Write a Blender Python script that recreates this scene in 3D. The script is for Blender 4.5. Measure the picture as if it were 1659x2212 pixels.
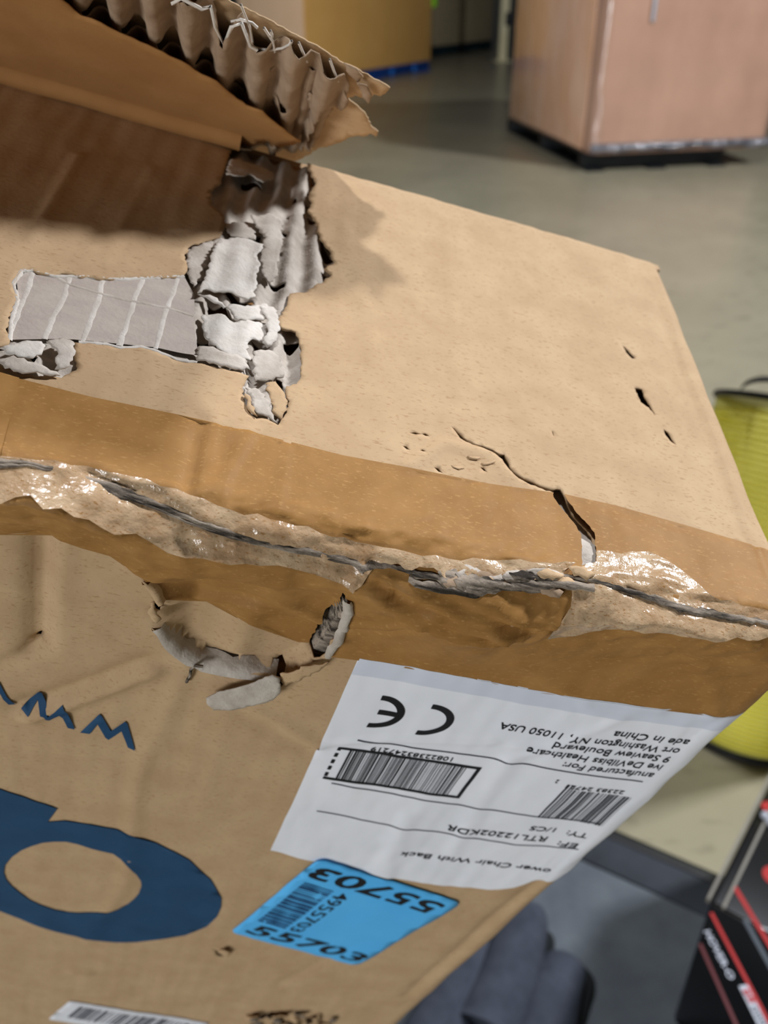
import bpy, bmesh, math, random
import numpy as np
from mathutils import Matrix, Vector
from mathutils.geometry import delaunay_2d_cdt

scene = bpy.context.scene
for o in list(bpy.data.objects):
    bpy.data.objects.remove(o)
random.seed(4)
rng = np.random.default_rng(4)

# ------------------------------------------------------------------ camera
FPX, CX, CY = 1880.0, 829.5, 1106.0
CAMH = 1.40
nad = np.array([850 - CX, 4115 - CY, FPX]); nad /= np.linalg.norm(nad)
UPC = -nad
FWC = np.array([0, 0, 1.0]) - UPC[2] * UPC; FWC /= np.linalg.norm(FWC)
RTC = np.cross(FWC, UPC)
C2W = np.stack([RTC, FWC, UPC])                     # camera axes (right, down, ahead) to world
CAM = np.array([0, 0, CAMH])

def to_world(pc): return C2W @ np.asarray(pc, float) + CAM

cam_data = bpy.data.cameras.new('camera')
cam = bpy.data.objects.new('camera', cam_data)
scene.collection.objects.link(cam)
m = Matrix.Identity(4)
for i, d in enumerate(([1, 0, 0], [0, -1, 0], [0, 0, -1])):
    v = C2W @ np.array(d, float)
    for j in range(3): m[j][i] = v[j]
m.translation = Vector(CAM)
cam.matrix_world = m
cam_data.sensor_fit = 'VERTICAL'
cam_data.sensor_height = 36.0
cam_data.lens = FPX / 2212.0 * 36.0
cam_data.clip_start = 0.01
cam_data.clip_end = 200
cam_data.dof.use_dof = True
cam_data.dof.focus_distance = 0.222
cam_data.dof.aperture_fstop = 15.0
scene.camera = cam

# ------------------------------------------------------------------ light
world = bpy.data.worlds.new('world'); scene.world = world
world.use_nodes = True
world.node_tree.nodes['Background'].inputs[0].default_value = (0.86, 0.90, 1.0, 1)
world.node_tree.nodes['Background'].inputs[1].default_value = 0.02

def lamp(name, direction, dist, size, power, color, sy=None):
    ld = bpy.data.lights.new(name, 'AREA')
    ld.shape = 'RECTANGLE'; ld.size = size; ld.size_y = sy or size
    ld.energy = power; ld.color = color
    o = bpy.data.objects.new(name, ld); scene.collection.objects.link(o)
    d = Vector(direction).normalized()
    o.location = Vector((0, 0.3, 1.3)) + d * dist
    o.rotation_euler = (-d).to_track_quat('-Z', 'Y').to_euler()
    o['kind'] = 'structure'
    return o
lamp('high_bay_lamp', (-0.08, 0.31, 0.945), 8.0, 0.7, 425, (0.97, 1.0, 1.06), 0.5)
lamp('high_bay_lamp', (0.735, 0.31, 0.60), 9.0, 0.9, 970, (0.97, 1.0, 1.06), 0.6)
lamp('front_fill_light', (-0.62, -0.78, 0.05), 20.0, 8.0, 2400, (0.94, 0.97, 1.0), 4.0)  # unseen fill added behind the camera to light the front panel

scene.view_settings.view_transform = 'Standard'
scene.view_settings.look = 'None'
scene.view_settings.exposure = 0.0
scene.view_settings.gamma = 1.0
scene.view_settings.use_curve_mapping = False

# ------------------------------------------------------------------ helpers
def lin(r, g, b):
    f = lambda c: (c / 255 / 12.92) if c / 255 <= 0.04045 else ((c / 255 + 0.055) / 1.055) ** 2.4
    return (f(r), f(g), f(b), 1)

def material(name, c1, c2=None, scale=40, rough=0.8, stretch=(1, 1, 1), bump=0.0, bump_scale=300,
             coat=0.0, metallic=0.0, c3=None, spec=0.3, alpha=1.0, detail=6, contrast=(0.35, 0.65), coords='Object', bump_dist=0.0005):
    mt = bpy.data.materials.new(name); mt.use_nodes = True
    nt = mt.node_tree; b = nt.nodes['Principled BSDF']
    b.inputs['Roughness'].default_value = rough
    b.inputs['Metallic'].default_value = metallic
    b.inputs['Specular IOR Level'].default_value = spec
    b.inputs['Coat Weight'].default_value = coat
    b.inputs['Coat Roughness'].default_value = 0.05
    b.inputs['Alpha'].default_value = alpha
    b.inputs['Base Color'].default_value = c1
    if c2 is not None:
        tc = nt.nodes.new('ShaderNodeTexCoord'); mp = nt.nodes.new('ShaderNodeMapping')
        mp.inputs['Scale'].default_value = stretch
        nt.links.new(tc.outputs[coords], mp.inputs[0])
        no = nt.nodes.new('ShaderNodeTexNoise'); no.inputs['Scale'].default_value = scale
        no.inputs['Detail'].default_value = detail; no.inputs['Roughness'].default_value = 0.6
        nt.links.new(mp.outputs[0], no.inputs['Vector'])
        cr = nt.nodes.new('ShaderNodeValToRGB')
        cr.color_ramp.elements[0].position = contrast[0]; cr.color_ramp.elements[0].color = c1
        cr.color_ramp.elements[1].position = contrast[1]; cr.color_ramp.elements[1].color = c2
        nt.links.new(no.outputs['Fac'], cr.inputs[0])
        out = cr.outputs[0]
        if c3 is not None:                          # sparse darker fibres and flecks
            n2 = nt.nodes.new('ShaderNodeTexNoise'); n2.inputs['Scale'].default_value = scale * 9
            n2.inputs['Detail'].default_value = 3
            mp2 = nt.nodes.new('ShaderNodeMapping'); mp2.inputs['Scale'].default_value = (1, 2.5, 2.5)
            mp2.inputs['Rotation'].default_value = (0.3, 0.2, 0.5)
            nt.links.new(tc.outputs[coords], mp2.inputs[0]); nt.links.new(mp2.outputs[0], n2.inputs['Vector'])
            r2 = nt.nodes.new('ShaderNodeValToRGB')
            r2.color_ramp.elements[0].position = 0.30; r2.color_ramp.elements[0].color = (1, 1, 1, 1)
            r2.color_ramp.elements[1].position = 0.42; r2.color_ramp.elements[1].color = (0, 0, 0, 1)
            nt.links.new(n2.outputs['Fac'], r2.inputs[0])
            mx = nt.nodes.new('ShaderNodeMix'); mx.data_type = 'RGBA'
            nt.links.new(r2.outputs[0], mx.inputs['Factor'])
            nt.links.new(out, mx.inputs['A']); mx.inputs['B'].default_value = c3
            out = mx.outputs['Result']
        nt.links.new(out, b.inputs['Base Color'])
    if bump:
        tc2 = nt.nodes.new('ShaderNodeTexCoord')
        nb = nt.nodes.new('ShaderNodeTexNoise'); nb.inputs['Scale'].default_value = bump_scale; nb.inputs['Detail'].default_value = 5
        nt.links.new(tc2.outputs[coords], nb.inputs['Vector'])
        bp = nt.nodes.new('ShaderNodeBump'); bp.inputs['Strength'].default_value = bump; bp.inputs['Distance'].default_value = bump_dist
        nt.links.new(nb.outputs['Fac'], bp.inputs['Height']); nt.links.new(bp.outputs[0], b.inputs['Normal'])
        if coat: nt.links.new(bp.outputs[0], b.inputs['Coat Normal'])
    return mt

M = {}
M['kraft'] = material('kraft_liner', lin(182, 151, 115), lin(193, 163, 126), 60, 0.8, (1, 1, 1), 0.25, 500, c3=lin(170, 137, 100))
M['kraft_in'] = material('kraft_inner_liner_shaded', lin(158, 112, 64), lin(170, 124, 74), 40, 0.85, (1, 1, 1), 0.2, 400)  # inner liner, darkened in colour to carry the flap's shade
M['tape'] = material('amber_packing_tape', lin(148, 106, 55), lin(162, 119, 66), 70, 0.62, (1, 1, 1), 0.2, 260, coat=0.0, c3=lin(172, 130, 76), spec=0.2)
M['film'] = material('wrinkled_tape_film', lin(176, 142, 106), lin(200, 172, 138), 90, 0.22, (1, 1, 1), 0.5, 450, coat=0.7, c3=lin(160, 118, 72), spec=0.5, bump_dist=0.001)
M['grey'] = material('torn_grey_paper', lin(172, 160, 147), lin(200, 190, 178), 120, 0.95, (1, 1, 1), 0.5, 900)
M['grey_flat'] = material('peeled_grey_paper', lin(178, 165, 155), lin(190, 178, 166), 80, 0.95, (1, 2, 1), 0.4, 700)
M['pale'] = material('pale_torn_fibre', lin(198, 189, 178), lin(216, 208, 198), 150, 0.95, (1, 1, 1), 0.5, 900)
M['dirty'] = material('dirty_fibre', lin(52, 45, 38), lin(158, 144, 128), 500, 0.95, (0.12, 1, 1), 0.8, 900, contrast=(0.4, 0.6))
M['flute'] = material('fluting_paper', lin(146, 122, 98), lin(164, 140, 116), 120, 0.95, (1, 1, 1), 0.4, 700)
M['white'] = material('label_paper', lin(234, 236, 244), lin(240, 241, 247), 20, 0.5, (1, 1, 1), 0.06, 250, spec=0.4)
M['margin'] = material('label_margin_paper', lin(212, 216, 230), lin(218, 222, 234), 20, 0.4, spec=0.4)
M['ink'] = material('black_ink', lin(14, 14, 18), lin(24, 24, 30), 60, 0.5)
M['ink_grey'] = material('grey_ink', lin(66, 66, 76), lin(84, 84, 94), 60, 0.6)
M['navy'] = material('navy_ink', lin(22, 64, 98), lin(28, 72, 108), 60, 0.7)
M['sky'] = material('blue_sticker_paper', lin(84, 186, 252), lin(92, 192, 255), 30, 0.45)
M['sky_dark'] = material('blue_sticker_ink', lin(24, 70, 118), lin(20, 60, 104), 30, 0.5)

# value noise -------------------------------------------------------------
_lat = rng.random((256, 256))
def vnoise(x, y, seed=0):
    x = np.asarray(x, float) + seed * 17.31; y = np.asarray(y, float) + seed * 9.77
    xi = np.floor(x).astype(int); yi = np.floor(y).astype(int)
    fx = x - xi; fy = y - yi
    fx = fx * fx * (3 - 2 * fx); fy = fy * fy * (3 - 2 * fy)
    g = lambda a, b: _lat[a % 256, b % 256]
    return ((g(xi, yi) * (1 - fx) + g(xi + 1, yi) * fx) * (1 - fy) + (g(xi, yi + 1) * (1 - fx) + g(xi + 1, yi + 1) * fx) * fy) * 2 - 1
def fbm(x, y, seed=0, o=3):
    r = 0; a = 1
    for k in range(o):
        r = r + a * vnoise(x * 2 ** k, y * 2 ** k, seed + k); a *= 0.5
    return r

def inside(px, py, poly):
    res = np.zeros(np.shape(px), bool)
    n = len(poly)
    for i in range(n):
        x1, y1 = poly[i]; x2, y2 = poly[(i + 1) % n]
        if y1 == y2: continue
        c = ((y1 > py) != (y2 > py)) & (px < (x2 - x1) * (py - y1) / (y2 - y1) + x1)
        res ^= c
    return res
def dpoly(px, py, line, closed=False):
    """distance to a polyline"""
    best = np.full(np.shape(px), 1e9)
    L = list(line) + ([line[0]] if closed else [])
    for (x1, y1), (x2, y2) in zip(L[:-1], L[1:]):
        dx, dy = x2 - x1, y2 - y1; l2 = dx * dx + dy * dy + 1e-18
        t = np.clip(((px - x1) * dx + (py - y1) * dy) / l2, 0, 1)
        best = np.minimum(best, np.hypot(px - x1 - t * dx, py - y1 - t * dy))
    return best
def nearest(px, py, poly):
    best = np.full(np.shape(px), 1e9); bx = np.array(px); by = np.array(py)
    n = len(poly)
    for i in range(n):
        x1, y1 = poly[i]; x2, y2 = poly[(i + 1) % n]
        dx, dy = x2 - x1, y2 - y1; l2 = dx * dx + dy * dy + 1e-18
        t = np.clip(((px - x1) * dx + (py - y1) * dy) / l2, 0, 1)
        qx, qy = x1 + t * dx, y1 + t * dy
        d = np.hypot(px - qx, py - qy); k = d < best
        best = np.where(k, d, best); bx = np.where(k, qx, bx); by = np.where(k, qy, by)
    return best, bx, by
def rough(poly, step=0.0012, amp=0.0006, seed=0, closed=True):
    """a torn outline: subdivide and jitter"""
    out = []; n = len(poly); k = 0; r = random.Random(seed)
    for i in range(n if closed else n - 1):
        a = np.array(poly[i]); b = np.array(poly[(i + 1) % n]); L = np.linalg.norm(b - a)
        m_ = max(1, int(L / step)); nx = np.array([-(b - a)[1], (b - a)[0]]) / (L + 1e-12)
        for j in range(m_):
            p = a + (b - a) * j / m_
            if j: p = p + nx * r.uniform(-amp, amp)
            out.append(tuple(p))
    if not closed: out.append(tuple(poly[-1]))
    return out
def sstep(x, a, b):
    t = np.clip((x - a) / (b - a), 0, 1); return t * t * (3 - 2 * t)

def build(name, verts, faces, mat, parent=None, smooth=True, label=None, cat=None, group=None, kind=None, thick=0.0, offset=0.0):
    me = bpy.data.meshes.new(name)
    me.from_pydata([tuple(map(float, v)) for v in verts], [], [tuple(map(int, f)) for f in faces])
    me.update()
    if smooth:
        me.polygons.foreach_set('use_smooth', [True] * len(me.polygons))
    me.materials.append(mat)
    ob = bpy.data.objects.new(name, me); scene.collection.objects.link(ob)
    if parent is not None: ob.parent = parent
    if label: ob['label'] = label
    if cat: ob['category'] = cat
    if group: ob['group'] = group
    if kind: ob['kind'] = kind
    if thick:
        sm = ob.modifiers.new('thickness', 'SOLIDIFY'); sm.thickness = thick; sm.offset = offset
    return ob

# ------------------------------------------------------------------ the carton's own frame
RB = np.array([[0.9599256653970478, 0.010544133481711288, 0.28005631248224794],
               [0.2020180092072926, -0.7186473074462888, -0.6653831764150046],
               [0.19424582587009911, 0.695294807077774, -0.6919780996409671]])   # columns: width, depth, up
OB = np.array([(830 - CX) / FPX, (1166 - CY) / FPX, 1.0]) * 0.21                # on the front top edge
EYE = RB.T @ (-OB)                                                             # the eye in carton coordinates
def ray(px, py): return RB.T @ np.array([(px - CX) / FPX, (py - CY) / FPX, 1.0])
def hit(px, py, n, d):
    """where a sight line meets the plane n.x = d, in carton coordinates"""
    r = ray(px, py); n = np.asarray(n, float)
    return EYE + r * ((d - EYE @ n) / (r @ n))
def tp(px, py, h=0.0):
    p = hit(px, py, (0, 0, 1), h); return (p[0], -p[1])
def fp(px, py, h=0.0):
    p = hit(px, py, (0, -1, 0), h); return (p[0], -p[2])
def tps(l, h=0.0): return [tp(a, b, h) for a, b in l]
def fps(l, h=0.0): return [fp(a, b, h) for a, b in l]

UL, VB = -0.36, 0.190                    # left end, depth of the carton
UR = 0.1235
RW = C2W @ RB
OW = to_world(OB)
zu, zv, zw = RW[2]
HB = (OW[2] + min(UL * zu, UR * zu) + min(0, VB * zv)) / zw        # reaches the floor
BASE = np.array([(UL + UR) / 2, VB / 2, -HB])
box = bpy.data.objects.new('cardboard_box', None); scene.collection.objects.link(box)
mm = Matrix.Identity(4)
for i in range(3):
    for j in range(3): mm[j][i] = RW[j, i]
mm.translation = Vector(to_world(OB + RB @ BASE))
box.matrix_world = mm
box['label'] = 'large brown cardboard shipping carton, torn open and taped along its crushed edge'
box['category'] = 'carton'

def fold(a, r):
    th = np.clip((a + r) / (2 * r), 0, 1) * (math.pi / 2)
    x = np.where(a < -r, a, np.where(a > r, 0, -r + r * np.sin(th)))
    z = np.where(a < -r, 0, np.where(a > r, -a, -r + r * np.cos(th)))
    return x, z, np.sin(th), np.cos(th)
def skin(s, t, n):
    """carton surface: s along the width, t<0 on top (depth), t>0 down the front, n outwards"""
    s = np.asarray(s, float); t = np.asarray(t, float); n = np.asarray(n, float) + 0 * s
    x, z, sn, cs = fold(t, 0.004)
    kf = sstep(t, -0.05, 0.05)
    u1 = 0.1205 + 0.0135 * kf
    x2, z2, s2, c2 = fold(s - u1, 0.0085 + 0.0035 * kf)
    k = z2 + n * c2
    P = np.stack([u1 + x2 + n * s2, -x - sn * k - roll(s, t) * (1 - sstep(s, 0.115, 0.135)), z + cs * k], -1)
    return P - BASE
def local(P): return np.asarray(P, float) - BASE

# ------------------------------------------------------------------ relief of the carton surface
Q1 = [(-60, 1092, 8.5), (0, 1092, 8.5), (60, 1086, 8.5), (130, 1108, 9), (250, 1152, 9), (330, 1180, 9), (400, 1206, 8.5), (470, 1214, 8), (560, 1226, 7.5),
      (640, 1240, 7.5), (740, 1268, 8), (800, 1300, 10), (900, 1335, 11.5), (1000, 1372, 12.5), (1080, 1386, 12), (1160, 1366, 10), (1230, 1342, 7),
      (1440, 1350, 6), (1560, 1378, 6), (1659, 1412, 6), (1800, 1450, 6)]
q1 = [(fp(a, b, c / 1000), c / 1000) for a, b, c in Q1]
Q1S = np.array([q[0][0] for q in q1]); Q1T = np.array([q[0][1] for q in q1]); Q1N = np.array([q[1] for q in q1])
Q2 = fps([(-60, 1150), (0, 1157), (110, 1163), (240, 1195), (310, 1242), (400, 1290), (560, 1330), (740, 1380), (900, 1430), (1080, 1460), (1230, 1450), (1440, 1450), (1600, 1470), (1800, 1500)])
Q2S = np.array([q[0] for q in Q2]); Q2T = np.array([q[1] for q in Q2])
DSHARP = fps([(340, 1352), (385, 1408), (440, 1440), (520, 1447), (600, 1466), (668, 1428), (700, 1392), (728, 1340), (742, 1292), (746, 1262)], 0)
DSOFT = fps([(746, 1262), (640, 1236), (480, 1215), (380, 1225), (322, 1246), (352, 1290), (322, 1318), (340, 1352)], 0)
DPOLY = DSHARP + DSOFT[1:-1]
def roll(s, t):
    """the crushed front edge bulges out over the front panel"""
    tc = np.interp(s, Q1S, Q1T); nc = np.interp(s, Q1S, Q1N); te = np.maximum(np.interp(s, Q2S, Q2T), tc + 0.012)
    up = nc * np.clip(t / tc, 0, 1)
    dn = nc * (1 - np.clip((t - tc) / (te - tc), 0, 1)) ** 1.3
    return np.where(t <= 0, 0, np.where(t < tc, up, dn))
def relief(s, t):
    s = np.asarray(s, float); t = np.asarray(t, float)
    n = 0.0005 * fbm(s * 22, t * 22, 3) + 0.00022 * fbm(s * 90, t * 30, 7)
    # flutes showing through the liner
    n = n + 0.00010 * np.sin(s * 2 * math.pi / 0.0082 + 1.2 * vnoise(s * 30, t * 12, 5)) * (0.5 + 0.5 * vnoise(s * 15, t * 15, 8))
    near = np.exp(-((t - 0.010) / 0.018) ** 2) * (t > -0.004)
    n = n + near * (0.0007 * fbm(s * 160, t * 240, 11) + 0.0009 * fbm(s * 55, t * 90, 12))
    # pushed-in, torn area of the front
    ins = inside(s, t, DPOLY) if s.ndim else np.zeros((), bool)
    if ins.any():
        d = np.clip(dpoly(s, t, DSHARP) / 0.0016, 0, 1) * np.clip(dpoly(s, t, DSOFT) / 0.008, 0, 1)
        n = n - np.where(ins, 0.0055 * d, 0)
    # creases
    for face, pts, w, a in CREASES:
        xa = [q[0] for q in pts]; ya = [q[1] for q in pts]; g = 3 * w
        ok = (s > min(xa) - g) & (s < max(xa) + g) & (t > min(ya) - g) & (t < max(ya) + g) & ((t < 0.002) if face == 't' else (t > 0.0))
        if not ok.any(): continue
        if ok.ndim == 0: n = n + a * np.exp(-(dpoly(s, t, pts) / w) ** 2); continue
        n[ok] += a * np.exp(-(dpoly(s[ok], t[ok], pts) / w) ** 2)
    return n
CREASES = [
    ('t', tps([(958, 470), (975, 650), (988, 860)]), 0.0016, 0.0006),
    ('t', tps([(1428, 600), (1488, 800), (1560, 980), (1659, 1249)]), 0.0012, 0.0007),
    ('t', tps([(1400, 610), (1470, 790), (1600, 1150)]), 0.0016, -0.0005),
    ('t', tps([(740, 480), (800, 700), (830, 960)]), 0.003, 0.0004),
    ('t', tps([(1010, 1075), (1250, 1100), (1659, 1200)]), 0.0014, 0.00012),
    ('t', tps([(880, 1010), (960, 960), (1060, 985), (1100, 1030)]), 0.0022, 0.0010),
    ('t', tps([(430, 870), (500, 930)]), 0.003, 0.0005),
    ('t', tps([(460, 1060), (520, 985), (545, 935)]), 0.0022, 0.0009),
    ('t', tps([(400, 1060), (415, 1010), (420, 950)]), 0.0025, -0.0006),
    ('f', fps([(780, 1262), (900, 1302), (1010, 1345), (1090, 1372)], 0.010), 0.0010, 0.0016),
    ('f', fps([(800, 1250), (920, 1285), (1040, 1330), (1150, 1362)], 0.009), 0.0010, -0.0015),
    ('f', fps([(900, 1262), (1010, 1290), (1120, 1336)], 0.007), 0.0011, 0.0014),
    ('f', fps([(860, 1345), (980, 1390), (1080, 1410)], 0.011), 0.0012, 0.0014),
    ('t', tps([(169, 333), (120, 420), (67, 517)]), 0.0016, 0.0007),
    ('t', tps([(330, 360), (270, 470), (230, 570)]), 0.0016, 0.0004),
    ('t', tps([(436, 905), (420, 980), (404, 1066)]), 0.0018, -0.0006),
    ('t', tps([(462, 912), (446, 990), (428, 1070)]), 0.0014, 0.0005),
    ('t', tps([(495, 922), (478, 1000), (462, 1075)]), 0.0018, -0.0006),
    ('t', tps([(560, 940), (520, 1010), (500, 1085)]), 0.0020, -0.0007),
    ('t', tps([(620, 955), (610, 1040), (600, 1110)]), 0.0012, 0.0006),
    ('f', fps([(90, 1170), (90, 1290), (85, 1390)]), 0.0035, -0.0036),
    ('f', fps([(128, 1180), (118, 1290), (100, 1400)]), 0.003, 0.0010),
    ('f', fps([(-20, 1250), (110, 1278), (330, 1290)]), 0.004, 0.0012),
    ('f', fps([(0, 1440), (75, 1405), (95, 1395)]), 0.003, -0.0012),
    ('f', fps([(85, 1400), (60, 1412)]), 0.002, -0.0022),
    ('f', fps([(60, 1545), (150, 1515), (245, 1480), (330, 1445)]), 0.003, 0.0028),
    ('f', fps([(40, 1530), (140, 1500), (240, 1465), (330, 1430)]), 0.004, -0.0022),
    ('f', fps([(390, 1470), (330, 1600), (295, 1700), (275, 1900), (190, 2030)]), 0.0035, 0.0009),
    ('f', fps([(545, 1535), (610, 1560), (680, 1605)]), 0.003, 0.0013),
    ('f', fps([(530, 1545), (590, 1580), (660, 1620)]), 0.004, -0.0012),
    ('f', fps([(600, 2130), (760, 2040)]), 0.004, -0.0005),
    ('f', fps([(160, 2100), (190, 2102)]), 0.003, 0.0018),
    ('f', fps([(1162, 1910), (1060, 1990), (985, 2060), (880, 2150)]), 0.0035, -0.0016),
    ('f', fps([(1120, 1425), (1240, 1500), (1420, 1530)]), 0.003, 0.0008),
    ('f', fps([(1500, 1400), (1540, 1480), (1545, 1540)]), 0.003, 0.0010),
    ('f', fps([(740, 1375), (850, 1350), (900, 1330)], 0.006), 0.002, 0.0014),
    ('f', fps([(735, 1388), (830, 1378), (885, 1350)], 0.005), 0.0022, -0.0016),
    ('f', fps([(820, 1280), (1000, 1340), (1190, 1365)], 0.009), 0.0014, -0.0022),
    ('f', fps([(850, 1320), (960, 1365), (1060, 1400)], 0.012), 0.0013, -0.0020),
    ('f', fps([(880, 1280), (1010, 1320), (1130, 1375)], 0.009), 0.0012, 0.0018),
    ('f', fps([(960, 1270), (1080, 1310), (1180, 1360)], 0.008), 0.0011, 0.0018),
    ('f', fps([(1150, 1395), (1190, 1360), (1215, 1325)], 0.008), 0.0014, 0.0012),
    ('f', fps([(380, 1292), (480, 1300), (560, 1312), (640, 1330), (740, 1362)], -0.003), 0.0017, 0.0016),
    ('f', fps([(300, 1200), (400, 1245), (580, 1282), (700, 1345)], -0.003), 0.0017, 0.0015),
    ('f', fps([(600, 1230), (620, 1290), (540, 1320), (510, 1400)], -0.004), 0.005, 0.0020),
    ('f', fps([(0, 1135), (95, 1137), (180, 1170), (290, 1190), (330, 1225)], 0.005), 0.0016, 0.0013),
]

def grid_patch(name, s0, s1, t0, t1, ds, dt, mat, parent, off=0.0, cut=(), keep=None, thick=0.0, extra=None, label=None, kind=None):
    S_, T_ = np.meshgrid(np.arange(s0, s1 + ds * 0.5, ds), np.arange(t0, t1 + dt * 0.5, dt), indexing='ij')
    drop = np.zeros(S_.shape, bool); S0, T0 = S_.copy(), T_.copy()
    polys = [(p, True) for p in cut] + ([(keep, False)] if keep else [])
    for p, isin in polys:
        xs = [q[0] for q in p]; ys = [q[1] for q in p]
        box_ = (S0 > min(xs) - 3 * ds) & (S0 < max(xs) + 3 * ds) & (T0 > min(ys) - 3 * dt) & (T0 < max(ys) + 3 * dt)
        sub = inside(S0, T0, p)
        drop |= sub if isin else ~sub
        d, bx, by = nearest(S0[box_], T0[box_], p)
        out = (~sub[box_]) if isin else sub[box_]
        snap = (d < 0.7 * max(ds, dt)) & out
        a = S_[box_]; b = T_[box_]; a[snap] = bx[snap]; b[snap] = by[snap]; S_[box_] = a; T_[box_] = b
    N_ = relief(S_, T_) + off
    if extra is not None: N_ = N_ + extra(S_, T_)
    V = skin(S_, T_, N_).reshape(-1, 3)
    a, b = S_.shape
    idx = np.arange(a * b).reshape(a, b)
    F_ = np.stack([idx[:-1, :-1], idx[:-1, 1:], idx[1:, 1:], idx[1:, :-1]], -1)
    dr = drop[:-1, :-1] | drop[1:, :-1] | drop[1:, 1:] | drop[:-1, 1:]
    F_ = F_[~dr].reshape(-1, 4)
    used = np.unique(F_); remap = np.zeros(a * b, int); remap[used] = np.arange(len(used))
    return build(name, V[used], remap[F_], mat, parent, True, label, kind=kind, thick=thick, offset=-1)

def lattice(name, top_edge, bot_edge, face_fn, ns, ntt, mat, parent, off, extra=None, label=None, thick=0.0):
    """sheet between two edge paths given in (s, t)"""
    def resample(e, n):
        e = np.array(e); L = np.r_[0, np.cumsum(np.hypot(*np.diff(e, axis=0).T))]; L /= L[-1]
        x = np.linspace(0, 1, n); return np.interp(x, L, e[:, 0]), np.interp(x, L, e[:, 1])
    s1, t1 = resample(top_edge, ns); s2, t2 = resample(bot_edge, ns)
    k = np.linspace(0, 1, ntt)[None, :]
    S_ = s1[:, None] * (1 - k) + s2[:, None] * k; T_ = t1[:, None] * (1 - k) + t2[:, None] * k
    N_ = relief(S_, T_) + off
    if extra is not None: N_ = N_ + extra(S_, T_)
    V = skin(S_, T_, N_).reshape(-1, 3)
    idx = np.arange(ns * ntt).reshape(ns, ntt)
    F_ = np.stack([idx[:-1, :-1], idx[:-1, 1:], idx[1:, 1:], idx[1:, :-1]], -1).reshape(-1, 4)
    return build(name, V, F_, mat, parent, True, label, thick=thick, offset=1)

def cdt_sheet(name, outline, holes, nfun, mat, parent, step=0.003, label=None, mapf=None, thick=0.0, smooth=True):
    """flat outline with holes, filled with a fine net and laid on the carton surface"""
    pts = []; edges = []
    for lp in [outline] + list(holes):
        lp = rough(lp, step, 0.0)
        b0 = len(pts); pts += lp
        edges += [(b0 + i, b0 + (i + 1) % len(lp)) for i in range(len(lp))]
    xs = [p[0] for p in outline]; ys = [p[1] for p in outline]
    gx, gy = np.meshgrid(np.arange(min(xs), max(xs), step), np.arange(min(ys), max(ys), step))
    gx = gx.ravel(); gy = gy.ravel()
    ok = inside(gx, gy, outline)
    for h in holes: ok &= ~inside(gx, gy, h)
    ok &= dpoly(gx, gy, outline, True) > step * 0.4
    for h in holes: ok &= dpoly(gx, gy, h, True) > step * 0.4
    pts += list(zip(gx[ok], gy[ok]))
    vs, es, fs, *_ = delaunay_2d_cdt([Vector(p) for p in pts], edges, [], 0, 1e-7)
    X = np.array([v[0] for v in vs]); Y = np.array([v[1] for v in vs])
    Ff = np.array(fs); cx_ = X[Ff].mean(1); cy_ = Y[Ff].mean(1)
    good = inside(cx_, cy_, outline)
    for h in holes: good &= ~inside(cx_, cy_, h)
    Ff = Ff[good]; a, b = X[Ff], Y[Ff]
    ar = (a[:, 1] - a[:, 0]) * (b[:, 2] - b[:, 0]) - (a[:, 2] - a[:, 0]) * (b[:, 1] - b[:, 0])
    Ff = Ff[np.abs(ar) > 1e-14]; ar = ar[np.abs(ar) > 1e-14]
    Ff[ar > 0] = Ff[ar > 0][:, ::-1]
    ff = Ff
    V = (mapf or (lambda x, y: skin(x, y, nfun(x, y))))(X, Y)
    return build(name, V, ff, mat, parent, smooth, label, thick=thick, offset=0)

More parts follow.
